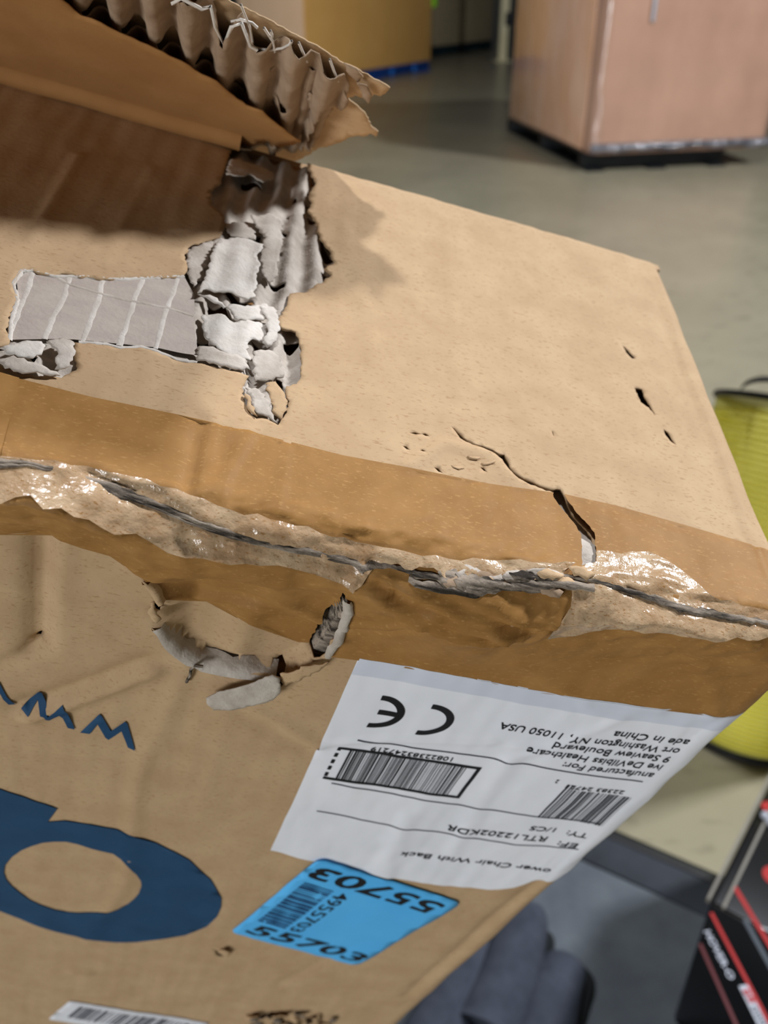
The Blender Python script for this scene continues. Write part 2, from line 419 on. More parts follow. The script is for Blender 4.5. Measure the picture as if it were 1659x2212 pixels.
def cdt_panel(name, s0, s1, t0, t1, ds, dt, mat, parent, off=0.0, cut=(), keep=None, thick=0.0, extra=None, label=None):
    """panel or sheet with crisp torn holes"""
    S_, T_ = np.meshgrid(np.arange(s0, s1 + ds * 0.5, ds), np.arange(t0, t1 + dt * 0.5, dt), indexing='ij')
    S_ = S_.ravel(); T_ = T_.ravel()
    cut = [list(c) for c in cut]; ok = np.ones(S_.shape, bool)
    mind = 0.35 * min(ds, dt)
    pts = []; edges = []
    for p, isin in [(c, True) for c in cut] + ([(keep, False)] if keep else []):
        xa = [q[0] for q in p]; ya = [q[1] for q in p]; g = 2 * max(ds, dt)
        nb = (S_ > min(xa) - g) & (S_ < max(xa) + g) & (T_ > min(ya) - g) & (T_ < max(ya) + g)
        i_ = np.zeros(S_.shape, bool); i_[nb] = inside(S_[nb], T_[nb], p)
        ok &= ~i_ if isin else i_
        d = np.full(S_.shape, 1.0); d[nb] = dpoly(S_[nb], T_[nb], p, True); ok &= d > mind
        b0 = len(pts); pts += [tuple(q) for q in p]; edges += [(b0 + k, b0 + (k + 1) % len(p)) for k in range(len(p))]
    pts += list(zip(S_[ok], T_[ok]))
    vs, es, fs, *_ = delaunay_2d_cdt([Vector(p) for p in pts], edges, [], 0, 1e-7)
    X = np.array([v[0] for v in vs]); Y = np.array([v[1] for v in vs]); Ff = np.array(fs)
    cx_ = X[Ff].mean(1); cy_ = Y[Ff].mean(1)
    good = (cx_ > s0 - 1e-6) & (cx_ < s1 + 1e-6) & (cy_ > t0 - 1e-6) & (cy_ < t1 + 1e-6)
    for c in cut: good &= ~inside(cx_, cy_, c)
    if keep: good &= inside(cx_, cy_, keep)
    Ff = Ff[good]
    a, b = X[Ff], Y[Ff]
    ar = (a[:, 1] - a[:, 0]) * (b[:, 2] - b[:, 0]) - (a[:, 2] - a[:, 0]) * (b[:, 1] - b[:, 0])
    Ff = Ff[np.abs(ar) > 1e-13]; ar = ar[np.abs(ar) > 1e-13]
    Ff[ar > 0] = Ff[ar > 0][:, ::-1]
    N_ = relief(X, Y) + off
    if extra is not None: N_ = N_ + extra(X, Y)
    return build(name, skin(X, Y, N_), Ff, mat, parent, True, label, thick=thick, offset=-1)

# ------------------------------------------------------------------ carton: body behind the liners
def quad_box(u0, u1, v0, v1, w0, w1):
    V = [(u0, v0, w0), (u1, v0, w0), (u1, v1, w0), (u0, v1, w0), (u0, v0, w1), (u1, v0, w1), (u1, v1, w1), (u0, v1, w1)]
    F_ = [(0, 3, 2, 1), (4, 5, 6, 7), (0, 1, 5, 4), (1, 2, 6, 5), (2, 3, 7, 6), (3, 0, 4, 7)]
    return np.array(V), F_
V, F_ = quad_box(UL, UR - 0.0105, 0.010, VB - 0.001, -HB, -0.0095)
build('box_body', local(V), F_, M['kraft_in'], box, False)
V = [(0.1200, 0.012, -0.016), (0.1200, VB, -0.012), (0.1260, VB, -HB), (0.1320, 0.012, -HB), (0.1310, 0.012, -0.06)]
V = np.array(V + [(x - 0.002, y, z) for x, y, z in V]); F_ = [(0, 4, 3, 2, 1), (5, 6, 7, 8, 9), (0, 1, 6, 5), (1, 2, 7, 6), (2, 3, 8, 7), (3, 4, 9, 8), (4, 0, 5, 9)]
build('side_panel', local(V), F_, M['kraft'], box, False)
V, F_ = quad_box(UL, UR - 0.003, VB - 0.001, VB + 0.003, -HB, -0.004)
build('back_panel', local(V), F_, M['kraft'], box, False)

# torn hole in the top liner (outline on the top plane)
HOLE_PX = [(47, 582), (69, 579), (83, 587), (116, 593), (133, 587), (166, 595), (208, 600), (250, 602), (291, 597), (333, 598), (380, 598), (399, 590),
           (405, 582), (398, 549), (410, 531), (456, 517), (474, 512), (485, 487), (483, 467), (456, 441), (455, 412), (476, 396), (484, 366), (492, 348), (500, 318),
           (560, 318), (640, 330), (666, 343), (665, 361), (683, 393), (667, 421), (674, 439), (665, 453), (683, 480), (690, 515), (711, 538), (722, 567), (700, 580),
           (718, 593), (701, 604), (664, 628), (627, 632), (623, 640), (617, 662), (601, 695), (610, 711), (639, 717), (651, 752), (651, 777), (651, 809), (641, 829),
           (618, 834), (624, 878), (601, 918), (579, 906), (554, 904), (540, 889), (522, 850), (527, 832), (538, 811), (508, 802), (481, 795), (426, 784), (383, 777),
           (333, 757), (305, 748), (261, 751), (230, 742), (161, 737), (165, 798), (133, 815), (55, 810), (0, 790), (-40, 780), (-40, 752), (19, 740), (14, 712), (22, 670), (39, 643), (28, 612)]
HOLE = rough(tps(HOLE_PX), 0.0011, 0.00045, 3)
CRACK_TOP_PX = [(972, 920), (982, 926), (996, 940), (1004, 948), (1022, 960), (1042, 964), (1062, 972), (1078, 983), (1090, 982), (1096, 994), (1104, 1013), (1118, 1026), (1142, 1038),
                (1168, 1050), (1190, 1057), (1211, 1056), (1222, 1075), (1246, 1108), (1268, 1130), (1284, 1150), (1288, 1190), (1286, 1216), (1256, 1222), (1258, 1180), (1256, 1152),
                (1240, 1128), (1210, 1094), (1196, 1074), (1196, 1063), (1164, 1053), (1138, 1042), (1112, 1028), (1094, 1010), (1084, 994), (1060, 980), (1044, 970), (1020, 962), (994, 946), (984, 932)]
CRACK_TOP = rough(tps(CRACK_TOP_PX), 0.0010, 0.0002, 5)
NICKS = [rough(tps(p), 0.001, 0.0002, 6 + i) for i, p in enumerate([
    [(1343, 744), (1350, 750), (1358, 757), (1374, 774), (1366, 774), (1356, 764)],
    [(1370, 838), (1388, 840), (1392, 856), (1406, 878), (1416, 898), (1402, 880), (1384, 868)],
    [(1434, 926), (1444, 934), (1452, 948), (1464, 962), (1448, 952), (1438, 940)]])]
TAPE_TOP = tps([(-160, 782), (44, 820), (200, 856), (380, 894), (560, 938), (740, 984), (880, 1016), (1060, 1046), (1210, 1066), (1330, 1092), (1500, 1140), (1659, 1186), (1760, 1212)])
TAPE_BOT = fps([(-160, 1128), (0, 1155), (110, 1162), (240, 1195), (310, 1242), (352, 1288), (440, 1330), (540, 1372), (640, 1418), (700, 1416), (770, 1426), (900, 1446), (1160, 1492), (1380, 1522), (1560, 1546), (1640, 1560), (1700, 1570)])
tape_poly = [(s, t) for s, t in TAPE_TOP] + [(0.158, TAPE_TOP[-1][1]), (0.158, TAPE_BOT[-1][1])] + [(s, t) for s, t in reversed(TAPE_BOT)]
def under_tape(s, t):
    """the board lies a little lower where the tape covers it"""
    k = inside(s, t, tape_poly) & (s > -0.185)
    d = np.zeros(s.shape); d[k] = np.clip((dpoly(s[k], t[k], tape_poly, True) - 0.0015) / 0.003, 0, 1)
    return -0.0014 * d
SLITS = [tps([(x, y), (x + l * 0.5, y + dy * 0.4 - 2), (x + l, y + dy), (x + l * 0.5, y + dy * 0.6 + 2)]) for x, y, l, dy in
         [(882, 934, 30, 4), (908, 936, 22, 6), (868, 962, 20, 10), (904, 972, 16, 8), (936, 1008, 22, 14), (1036, 1008, 18, 12), (1190, 930, 8, 16)]]
top = cdt_panel('top_panel', -0.20, 0.150, -0.186, 0.006, 0.0015, 0.0015, M['kraft'], box, 0.0, cut=[HOLE, CRACK_TOP] + NICKS + SLITS, thick=0.0006, extra=under_tape)
# plain strip beyond the frame to the left end
grid_patch('top_panel_end', UL, -0.194, -0.186, 0.006, 0.003, 0.003, M['kraft'], box, -0.0003, thick=0.0006)

# ------------------------------------------------------------------ torn core of the top panel
G1_PX = [(30, 600), (47, 575), (133, 580), (300, 592), (400, 580), (440, 640), (440, 760), (420, 790), (160, 760), (10, 750)]
G1 = tps(G1_PX)
G3 = tps([(-40, 745), (60, 738), (165, 740), (170, 805), (60, 815), (-40, 795)])
CORE_HOLES_PX = [
    [(523, 385), (545, 386), (560, 398), (572, 406), (540, 408), (522, 396)],
    [(551, 500), (564, 504), (562, 526), (554, 520), (548, 508)],
    [(578, 604), (600, 608), (616, 612), (615, 622), (600, 620), (588, 612)],
    [(481, 634), (510, 640), (540, 650), (549, 662), (505, 664), (492, 652)],
    [(449, 652), (470, 664), (484, 668), (500, 688), (506, 695), (492, 694), (474, 680), (452, 670)],
    [(424, 738), (440, 734), (452, 737), (448, 746), (430, 748)],
    [(542, 738), (560, 742), (580, 752), (558, 758), (545, 746)],
    [(613, 740), (630, 735), (646, 742), (644, 752), (628, 760), (616, 752)],
    [(596, 822), (612, 818), (614, 836), (606, 854), (594, 838)],
    [(481, 790), (490, 786), (492, 796), (484, 798)],
    [(504, 798), (512, 788), (512, 800)],
    [(664, 363), (676, 380), (683, 394), (672, 396)], [(664, 410), (676, 420), (668, 428)], [(662, 436), (676, 442), (666, 452)],
    [(664, 458), (680, 474), (682, 484), (668, 476)],
    [(690, 515), (708, 534), (722, 564), (704, 560), (694, 540)],
    [(694, 586), (718, 594), (700, 600)],
    [(460, 440), (482, 470), (484, 486), (476, 508), (452, 518), (440, 512), (440, 480)],
    [(20, 788), (46, 800), (44, 806), (20, 796)], [(40, 774), (84, 784), (74, 794), (56, 790)],
    [(634, 424), (640, 422), (642, 436), (634, 436)], [(618, 462), (630, 464), (624, 470)], [(600, 540), (608, 540), (608, 552), (600, 552)],
    [(610, 488), (620, 500), (620, 512), (612, 500)],
]
CORE_HOLES = [rough(tps(p, -0.002), 0.0008, 0.0002, 40 + i) for i, p in enumerate(CORE_HOLES_PX)]
FLP = 0.0082
U_RIDGE = tp(640, 480, -0.001)[0]
def core_relief(s, t):
    flat = np.where(inside(s, t, G1), 1.0, 0.0)
    d = dpoly(s, t, G1, True)
    flat = np.where(flat > 0, np.clip(d / 0.004, 0, 1), 0)
    ph = np.cos((s - U_RIDGE + 0.0006 * fbm(s * 60, t * 60, 31)) * 2 * math.pi / FLP)
    torn = fbm(s * 130, t * 110, 21, 3); big = fbm(s * 55, t * 60, 23, 2)
    c = -0.0024 + 0.0014 * ph + 0.0005 * torn + 0.0011 * np.where(big > 0.25, 1, 0) * (big - 0.2) * 2
    clump = inside(s, t, G3)
    c = np.where(clump, -0.0008 + 0.0016 * fbm(s * 120, t * 200, 33), c)
    f = -0.0016 + 0.00015 * torn
    r_ = c * (1 - flat) + f * flat
    return np.where(inside(s, t, HOLE), r_, np.minimum(r_, -0.0012))
xs = [p[0] for p in HOLE]; ys = [p[1] for p in HOLE]
core = cdt_panel('torn_core', min(xs) - 0.003, max(xs) + 0.004, max(min(ys) - 0.003, -0.1855), max(ys) + 0.003, 0.0009, 0.0009, M['grey'], box,
                  0.0, cut=CORE_HOLES, extra=core_relief, thick=0.0004, label='grey corrugated core laid bare where the brown liner is ripped off')
# the core where it shows in the crack and the nicks
for i, (c, dep) in enumerate([(CRACK_TOP, -0.0035)] + [(n_, -0.008) for n_ in NICKS]):
    cx = [p[0] for p in c]; cy = [p[1] for p in c]
    def ex(s, t, d=dep):
        if d < -0.006: return d + 0 * s
        return -0.0034 + 0.0028 * sstep(t, tp(1262, 1120)[1], tp(1270, 1190)[1]) + 0.0006 * fbm(s * 200, t * 200, 44)
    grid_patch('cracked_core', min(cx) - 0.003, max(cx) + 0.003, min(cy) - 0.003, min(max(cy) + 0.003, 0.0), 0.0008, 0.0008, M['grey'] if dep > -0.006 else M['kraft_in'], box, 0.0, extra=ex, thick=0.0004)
# peeled flat patch with pale glue lines
peel = cdt_sheet('peeled_patch', tps([(36, 606), (60, 584), (133, 590), (208, 602), (300, 600), (396, 596), (420, 640), (418, 700), (428, 772), (330, 752), (230, 740), (160, 735), (20, 736), (26, 690), (40, 650)], -0.001),
                 [], lambda s, t: relief(s, t) - 0.0004, M['grey_flat'], box, 0.002, label='flat grey paper patch with pale glue lines')
def strip(name, px, w, h, mat, parent, face=tp, hh=-0.0004, step=0.002, off=-0.0004, seed=0):
    L = [face(a, b, hh) for a, b in px]
    L = rough(L, step, 0.00015, seed, False)
    A = np.array(L); D = np.gradient(A, axis=0); D /= np.linalg.norm(D, axis=1)[:, None] + 1e-12
    Nn = np.stack([-D[:, 1], D[:, 0]], 1)
    r = np.random.default_rng(seed + 99)
    ww = w * (0.75 + 0.5 * r.random(len(A)))[:, None]
    prof = [(-0.5, 0), (-0.3, 1), (0.3, 1), (0.5, 0)]
    V = []
    for k, z in prof:
        q = A + Nn * ww * k
        V.append(skin(q[:, 0], q[:, 1], relief(q[:, 0], q[:, 1]) + off + h * z))
    V = np.stack(V, 1).reshape(-1, 3); n = len(A)
    F_ = [(i * 4 + j, i * 4 + j + 1, i * 4 + j + 5, i * 4 + j + 4) for i in range(n - 1) for j in range(3)]
    return build(name, V, F_, mat, parent, True, thick=0.0)
for i, px in enumerate([[(72, 584), (60, 620), (44, 660), (24, 712)], [(150, 596), (138, 640), (112, 690), (96, 732)], [(222, 604), (212, 650), (196, 690), (178, 736)],
                        [(310, 600), (292, 640), (276, 690), (258, 744)], [(384, 600), (366, 650), (350, 700), (336, 752)]]):
    strip('glue_line', px, 0.0014, 0.00012, M['pale'], peel, seed=i)
strip('torn_ply_edge', [(115, 592), (150, 612), (220, 634), (290, 650), (360, 664), (418, 682)], 0.0012, 0.00015, M['grey'], peel, seed=9)

for i, px in enumerate([[(28, 612), (47, 583), (69, 581), (116, 595), (166, 596), (250, 603), (333, 599), (398, 596)], [(20, 735), (24, 690), (38, 645), (28, 612)], [(170, 738), (230, 741), (261, 750), (305, 748), (333, 756), (383, 776), (426, 784)]]):
    strip('frayed_edge', px, 0.0013, 0.0004, M['pale'], peel, seed=400 + i, step=0.0009)
# loose torn flakes
def flake(name, px, h, mat, parent, face='t', curl=(0, 0), bow=0.0, amp=0.0006, step=0.0011, label=None, base=0.0, seed=1, ripple=0.0, rel=None):
    f = tp if face == 't' else fp
    out = rough([f(a, b, h) for a, b in px], 0.0010, amp, seed)
    c = np.mean(np.array(out), 0); R_ = np.max(np.linalg.norm(np.array(out) - c, axis=1))
    def nf(s, t):
        x = (s - c[0]) / R_; y = (t - c[1]) / R_
        return (base + h if rel is None else relief(s, t) + rel) + curl[0] * x + curl[1] * y + bow * (1 - x * x - y * y) + ripple * np.cos(s * 2 * math.pi / FLP) + 0.0003 * fbm(s * 200, t * 200, seed)
    return cdt_sheet(name, out, [], nf, mat, parent, step, label, thick=0.0004)
flake('torn_flake', [(476, 517), (506, 515), (549, 521), (568, 531), (556, 560), (558, 583), (552, 610), (549, 646), (536, 650), (510, 640), (481, 634), (455, 628), (426, 635), (444, 598), (456, 558), (469, 526)],
      0.0008, M['pale'], core, bow=0.0010, seed=2, ripple=0.0004)
flake('torn_flake', [(426, 635), (450, 650), (482, 668), (494, 662), (520, 664), (548, 664), (575, 660), (588, 672), (580, 690), (560, 694), (506, 694), (490, 668), (460, 646)], -0.0002, M['pale'], core, bow=0.0008, seed=3)
flake('torn_flake', [(438, 680), (470, 682), (495, 696), (520, 694), (550, 700), (575, 696), (578, 720), (572, 738), (545, 738), (530, 760), (545, 780), (520, 778), (490, 770), (450, 745), (440, 720)], -0.0004, M['pale'], core, bow=0.0006, seed=4, ripple=0.0005)
flake('torn_flake', [(430, 750), (460, 752), (500, 772), (530, 780), (540, 800), (500, 800), (460, 790), (425, 780)], -0.0002, M['grey'], core, bow=0.0010, seed=5)
flake('torn_flake', [(560, 660), (590, 665), (600, 690), (604, 712), (596, 740), (580, 750), (566, 742), (578, 715), (574, 690)], 0.0, M['pale'], core, bow=0.0008, seed=6)
flake('torn_flake', [(548, 760), (580, 758), (600, 770), (606, 800), (612, 818), (580, 824), (550, 826), (548, 800)], -0.0002, M['grey'], core, bow=0.0008, seed=7)
flake('torn_flake', [(486, 486), (500, 480), (552, 480), (560, 496), (546, 505), (552, 520), (506, 514), (490, 504)], -0.0008, M['grey'], core, curl=(0, 0.0006), seed=8)
flake('torn_flake', [(500, 340), (530, 345), (575, 360), (592, 376), (586, 392), (566, 400), (540, 385), (510, 390), (488, 384)], 0.0002, M['grey'], core, curl=(0, 0.0015), bow=0.001, seed=9)
flake('torn_flake', [(402, 548), (420, 534), (456, 520), (466, 528), (452, 560), (440, 596), (418, 620), (408, 600)], -0.0006, M['grey'], core, seed=10)
flake('torn_flake', [(540, 470), (580, 462), (610, 480), (606, 540), (596, 600), (584, 612), (566, 600), (560, 560), (572, 520), (556, 496)], -0.0002, M['grey'], core, bow=0.0010, seed=11, ripple=0.0004)
flake('torn_flake', [(0, 752), (40, 745), (90, 738), (100, 748), (90, 770), (60, 778), (20, 768)], 0.0012, M['pale'], core, bow=0.001, seed=12)
flake('torn_flake', [(-10, 780), (30, 776), (60, 790), (100, 800), (130, 812), (60, 812), (10, 800)], 0.0006, M['grey'], core, bow=0.001, seed=13)
flake('torn_flake', [(100, 745), (135, 735), (158, 745), (162, 775), (150, 795), (118, 800), (124, 770)], 0.0010, M['grey'], core, bow=0.0015, seed=14)
flake('torn_flake', [(530, 838), (560, 846), (578, 868), (590, 900), (600, 916), (578, 904), (556, 900), (545, 880)], -0.0002, M['grey'], core, bow=0.0008, seed=15)
flake('liner_tongue', [(574, 830), (594, 826), (612, 850), (620, 876), (604, 908), (590, 896), (580, 862)], -0.0004, M['kraft'], core, bow=0.0006, seed=16)
flake('liner_tongue', [(528, 852), (540, 858), (556, 900), (542, 890)], 0.0006, M['kraft'], core, seed=17)

# scuffs with small lifted fibres
for i, (a, b) in enumerate([(1010, 985), (1040, 1000), (975, 1004)]):
    r = random.Random(i); c_ = r.uniform(-3, 6)
    flake('lifted_fibre', [(a, b), (a + r.uniform(16, 30), b + c_), (a + r.uniform(16, 30), b + c_ + 4), (a + 4, b + 5)], 0.0003, M['kraft'], top, rel=0.0001, amp=0.0001, seed=60 + i)

# ------------------------------------------------------------------ raised flap along the back edge
LEAN = math.radians(45)
FE = np.array([0, -math.sin(LEAN), math.cos(LEAN)]); FN = np.array([0, -math.cos(LEAN), -math.sin(LEAN)])
FO = np.array([0, 0.186, 0.0])
def gp(px, py, d=0.0):
    p = hit(px, py, FN, FO @ FN + d); q = (p - FO) @ FE; return (p[0], q)
def gmap(nf):
    def f(x, y):
        n = nf(x, y)
        P = FO + np.outer(y, FE) + np.outer(n, FN); P[:, 0] = x
        return local(P)
    return f
flap = bpy.data.objects.new('raised_flap', None); scene.collection.objects.link(flap); flap.parent = box
flap['label'] = 'raised flap of the carton with a ragged torn end'
IN_PX = [(130, -12), (150, 2), (177, 24), (200, 30), (235, 48), (262, 62), (290, 74), (319, 88), (340, 98), (395, 124), (422, 142), (470, 166), (497, 192), (533, 220), (568, 232),
         (597, 259), (629, 285), (652, 300), (628, 308), (600, 314), (580, 300), (556, 306), (535, 314)]
wave = lambda x, y: 0.0009 + 0.0004 * fbm(x * 30, y * 30, 51)
io = [gp(a, b) for a, b in IN_PX]
io = [(-0.25, 0.142), (gp(130, -12)[0] - 0.012, 0.142)] + rough(io, 0.002, 0.0005, 8, False)
io = [(x, max(y, 0.003)) for x, y in io] + [(gp(520, 322)[0], 0.003), (io[0][0], 0.003)]
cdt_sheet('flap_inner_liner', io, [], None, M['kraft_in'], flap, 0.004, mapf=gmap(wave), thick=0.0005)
# score bead along the hinge
hp = []
for x in np.linspace(-0.30, gp(520, 335)[0], 60):
    for k in range(9):
        a = 2 * math.pi * k / 8; dz_ = 0.0004 * vnoise(np.array([x * 60]), np.array([1.0]), 3)[0]
        hp.append((x, FO[1] - 0.0052 + 0.0044 * math.cos(a), 0.0040 + dz_ + 0.0044 * math.sin(a)))
F_ = [(i * 9 + j, i * 9 + j + 1, i * 9 + j + 10, i * 9 + j + 9) for i in range(59) for j in range(8)]
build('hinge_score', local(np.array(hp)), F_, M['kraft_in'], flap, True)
# fluted medium
FPI = abs(gp(470, 166)[0] - gp(395, 124)[0])
PH = gp(445, 150, -0.003)[0]
def medium(x, y): return np.minimum(-0.0010, -0.0040 + 0.0026 * np.tanh(1.6 * np.cos((x - PH + 0.0016 * fbm(x * 30, y * 40, 61)) * 2 * math.pi / FPI + math.pi)) + 0.0005 * fbm(x * 150, y * 150, 62))
MED_PX = [(60, -30), (210, -34), (330, -14), (372, 8), (398, -6), (440, 20), (455, 15), (466, 60), (484, 94), (498, 60), (520, 50), (540, 98), (556, 108), (620, 104), (640, 112), (668, 128), (700, 150), (740, 178), (752, 200),
          (742, 222), (720, 232), (700, 236), (684, 262), (662, 300), (650, 322), (560, 330), (505, 332), (440, 250), (200, 140), (60, 60)]
mo = rough([gp(a, b, -0.003) for a, b in MED_PX], 0.0014, 0.0006, 12)
MH = [rough([gp(a, b, -0.003) for a, b in p], 0.001, 0.0002, 70 + i) for i, p in enumerate([
    [(177, 12), (205, 10), (226, 24), (234, 44), (210, 34), (184, 26)], [(262, 52), (285, 52), (312, 68), (318, 88), (290, 76), (266, 66)], [(340, 84), (372, 80), (386, 100), (396, 122), (370, 112), (344, 98)],
    [(422, 130), (444, 124), (460, 138), (468, 164), (446, 152), (426, 142)], [(498, 192), (512, 186), (530, 196), (532, 218), (514, 208)], [(508, 268), (526, 266), (534, 284), (530, 300), (512, 288)],
    [(594, 222), (614, 214), (622, 236), (606, 238)], [(570, 226), (584, 228), (592, 248), (580, 240)], [(654, 256), (668, 250), (662, 272), (652, 280)], [(596, 316), (650, 304), (648, 322), (600, 340)], [(560, 286), (590, 282), (592, 312), (560, 312)]])]
medo = cdt_sheet('fluted_medium', mo, MH, None, M['flute'], flap, 0.0016, mapf=gmap(medium), thick=0.0004, label='pleated grey fluting of the torn flap')
def outer_n(x, y): return -0.0085 + 0.0005 * fbm(x * 60, y * 60, 71)
OUT_PX = [(470, -14), (500, 2), (560, 32), (640, 76), (700, 112), (742, 138), (768, 148), (800, 166), (842, 192), (836, 198), (822, 208), (808, 204), (800, 214), (780, 212), (766, 206), (752, 214), (764, 224), (790, 248), (800, 270), (817, 284), (812, 294), (800, 286),
          (790, 292), (774, 290), (750, 298), (736, 306), (722, 310), (706, 318), (690, 320), (668, 334), (640, 345), (505, 350), (200, 200), (0, 140)]
oo = rough([(-0.25, 0.150), (gp(470, -14, -0.0085)[0] - 0.03, 0.150)] + [gp(a, b, -0.0085) for a, b in OUT_PX] + [(-0.25, 0.004)], 0.0014, 0.0004, 14)
cdt_sheet('flap_outer_liner', oo, [], None, M['kraft'], flap, 0.003, mapf=gmap(outer_n), thick=0.0006)
# crumpled second ply between medium and outer liner, loose fibres at the torn end
def ply2(x, y): return -0.0062 + 0.0012 * np.cos(x * 2 * math.pi / (FPI * 0.6)) + 0.0008 * fbm(x * 120, y * 120, 75)
po = rough([gp(a, b, -0.006) for a, b in [(560, 150), (640, 130), (700, 158), (744, 190), (756, 206), (748, 224), (720, 240), (690, 290), (664, 326), (600, 330), (570, 250)]], 0.0012, 0.0005, 15)
cdt_sheet('crumpled_ply', po, [], None, M['flute'], flap, 0.0016, mapf=gmap(ply2), thick=0.0004)
for i, px in enumerate([[(668, 200), (690, 214), (706, 226), (698, 236), (680, 230), (664, 214)], [(772, 176), (790, 190), (802, 212), (796, 224), (782, 214), (776, 196)], [(742, 138), (770, 148), (784, 170), (772, 178), (754, 160)]]):
    q = rough([gp(a, b, -0.004 - 0.001 * i) for a, b in px], 0.001, 0.0003, 80 + i)
    cdt_sheet('torn_flake', q, [], None, M['flute'], flap, 0.0014, mapf=gmap(lambda x, y, k=i: -0.004 - 0.0012 * k + 0.001 * fbm(x * 140, y * 140, 81 + k)), thick=0.0004)
def hair(name, pts3, r, mat, parent):
    V = []; F_ = []; P = np.array(pts3); n = len(P)
    for i in range(n):
        d = P[min(i + 1, n - 1)] - P[max(i - 1, 0)]; d /= np.linalg.norm(d) + 1e-12
        a = np.cross(d, [0.3, 0.5, 0.8]); a /= np.linalg.norm(a); b = np.cross(d, a)
        for k in range(4): V.append(P[i] + r * (a * math.cos(k * math.pi / 2) + b * math.sin(k * math.pi / 2)))
    for i in range(n - 1):
        for k in range(4): F_.append((i * 4 + k, i * 4 + (k + 1) % 4, i * 4 + 4 + (k + 1) % 4, i * 4 + 4 + k))
    return build(name, local(V), F_, mat, parent)
def g3(px, py, d):
    x, y = gp(px, py, d); P = FO + y * FE + d * FN; P[0] = x; return P
for px in [[(540, 100), (560, 106), (585, 108), (610, 104), (626, 96), (630, 88)], [(520, 10), (528, 30), (540, 60), (546, 92)], [(570, 60), (578, 72), (590, 90), (594, 112)], [(645, 92), (652, 108), (660, 126), (664, 134)],
           [(712, 128), (720, 150), (726, 166), (730, 176)], [(500, 46), (520, 42), (545, 50), (556, 60)], [(584, 66), (588, 76), (586, 84)]]:
    hair('loose_fibre', [g3(a, b, -0.0045) for a, b in px], 0.00045, M['pale'], flap)
# pale zig-zag torn crest of the fluting
hair('torn_crest', [g3(a, b, -0.0022) for a, b in [(372, 8), (392, -4), (436, 20), (455, 14), (464, 56), (484, 96), (500, 58), (522, 50), (540, 98), (556, 108)]], 0.0006, M['pale'], flap)

# ------------------------------------------------------------------ front panel
CRACK_F_PX = [(742, 1244), (752, 1268), (752, 1296), (742, 1330), (738, 1362), (722, 1390), (706, 1418), (690, 1428), (664, 1424), (682, 1392), (700, 1350), (722, 1330), (732, 1300), (736, 1262)]
CRACK_F = rough(fps(CRACK_F_PX, 0.001), 0.0012, 0.0004, 21)
GAP2 = rough(fps([(588, 1456), (606, 1446), (616, 1452), (606, 1466), (612, 1480), (600, 1486), (590, 1472)]), 0.001, 0.0002, 22)
TEARF = rough(fps([(392, 1402), (420, 1428), (470, 1432), (512, 1436), (520, 1450), (500, 1462), (470, 1450), (430, 1446), (400, 1424)]), 0.0012, 0.0004, 23)
NICKF = [rough(fps(p), 0.001, 0.0003, 24 + i) for i, p in enumerate([[(318, 1240), (326, 1240), (324, 1246), (318, 1248)], [(334, 1296), (350, 1290), (352, 1312), (344, 1326), (334, 1316)],
                                                                        [(462, 2050), (474, 2058), (486, 2066), (470, 2064)], [(68, 1392), (84, 1390), (78, 1400)]])]
front = cdt_panel('front_panel', -0.21, 0.162, 0.0025, 0.66, 0.0018, 0.0022, M['kraft'], box, 0.0, cut=[CRACK_F, GAP2, TEARF] + NICKF, thick=0.0006, extra=under_tape)
grid_patch('front_panel_end', UL, -0.203, 0.0025, 0.66, 0.003, 0.004, M['kraft'], box, -0.0003, thick=0.0006)
V, F_ = quad_box(UL, 0.1315, 0.0, 0.013, -HB, -0.655)
build('front_panel_foot', local(V), F_, M['kraft'], box, False)
for c, dep in [(CRACK_F, -0.0028), (GAP2, -0.006), (TEARF, -0.003)] + [(n_, -0.006) for n_ in NICKF]:
    cx = [p[0] for p in c]; cy = [p[1] for p in c]
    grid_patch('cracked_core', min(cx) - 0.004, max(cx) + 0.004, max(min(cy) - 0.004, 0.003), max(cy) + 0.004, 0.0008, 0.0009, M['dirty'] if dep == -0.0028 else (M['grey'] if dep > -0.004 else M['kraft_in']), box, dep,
               extra=lambda s, t: 0.0009 * fbm(s * 180, t * 90, 45), thick=0.0004)
# grey torn edge under the dent
strip('torn_board_edge', [(340, 1352), (360, 1380), (385, 1408), (410, 1424), (440, 1438), (480, 1444), (520, 1448), (560, 1458), (596, 1464)], 0.0040, 0.0012, M['grey'], front, face=fp, hh=0.0, off=0.0002, seed=31)
strip('torn_board_edge', [(318, 1246), (332, 1262), (346, 1284), (352, 1292)], 0.0026, 0.0012, M['kraft'], front, face=fp, hh=0.0, off=0.0004, seed=32)
strip('torn_board_edge', [(752, 1262), (754, 1296), (744, 1330), (742, 1360), (724, 1392), (708, 1420)], 0.0024, 0.0010, M['grey'], front, face=fp, hh=0.001, off=0.0006, seed=33)
flake('curled_liner', [(446, 1506), (470, 1490), (530, 1472), (588, 1456), (604, 1462), (607, 1488), (590, 1504), (530, 1520), (462, 1536), (450, 1524)], 0.003, M['grey'], front, 'f', curl=(0.0005, 0.0), bow=0.0016, amp=0.0002, seed=35)
flake('curled_liner', [(606, 1446), (660, 1428), (690, 1428), (712, 1424), (690, 1440), (640, 1460), (612, 1474)], 0.0012, M['kraft'], front, 'f', bow=0.0012, seed=36, base=0.0006)
flake('curled_liner', [(322, 1310), (334, 1296), (340, 1316), (350, 1332), (340, 1344), (328, 1330)], 0.001, M['kraft'], front, 'f', bow=0.001, seed=37)
hair('loose_fibre', [local(skin(*fp(a, b), 0.0012)) + 2 * BASE for a, b in [(440, 1432), (424, 1430), (414, 1438), (412, 1452), (404, 1466)]], 0.0005, M['dirty'], front)
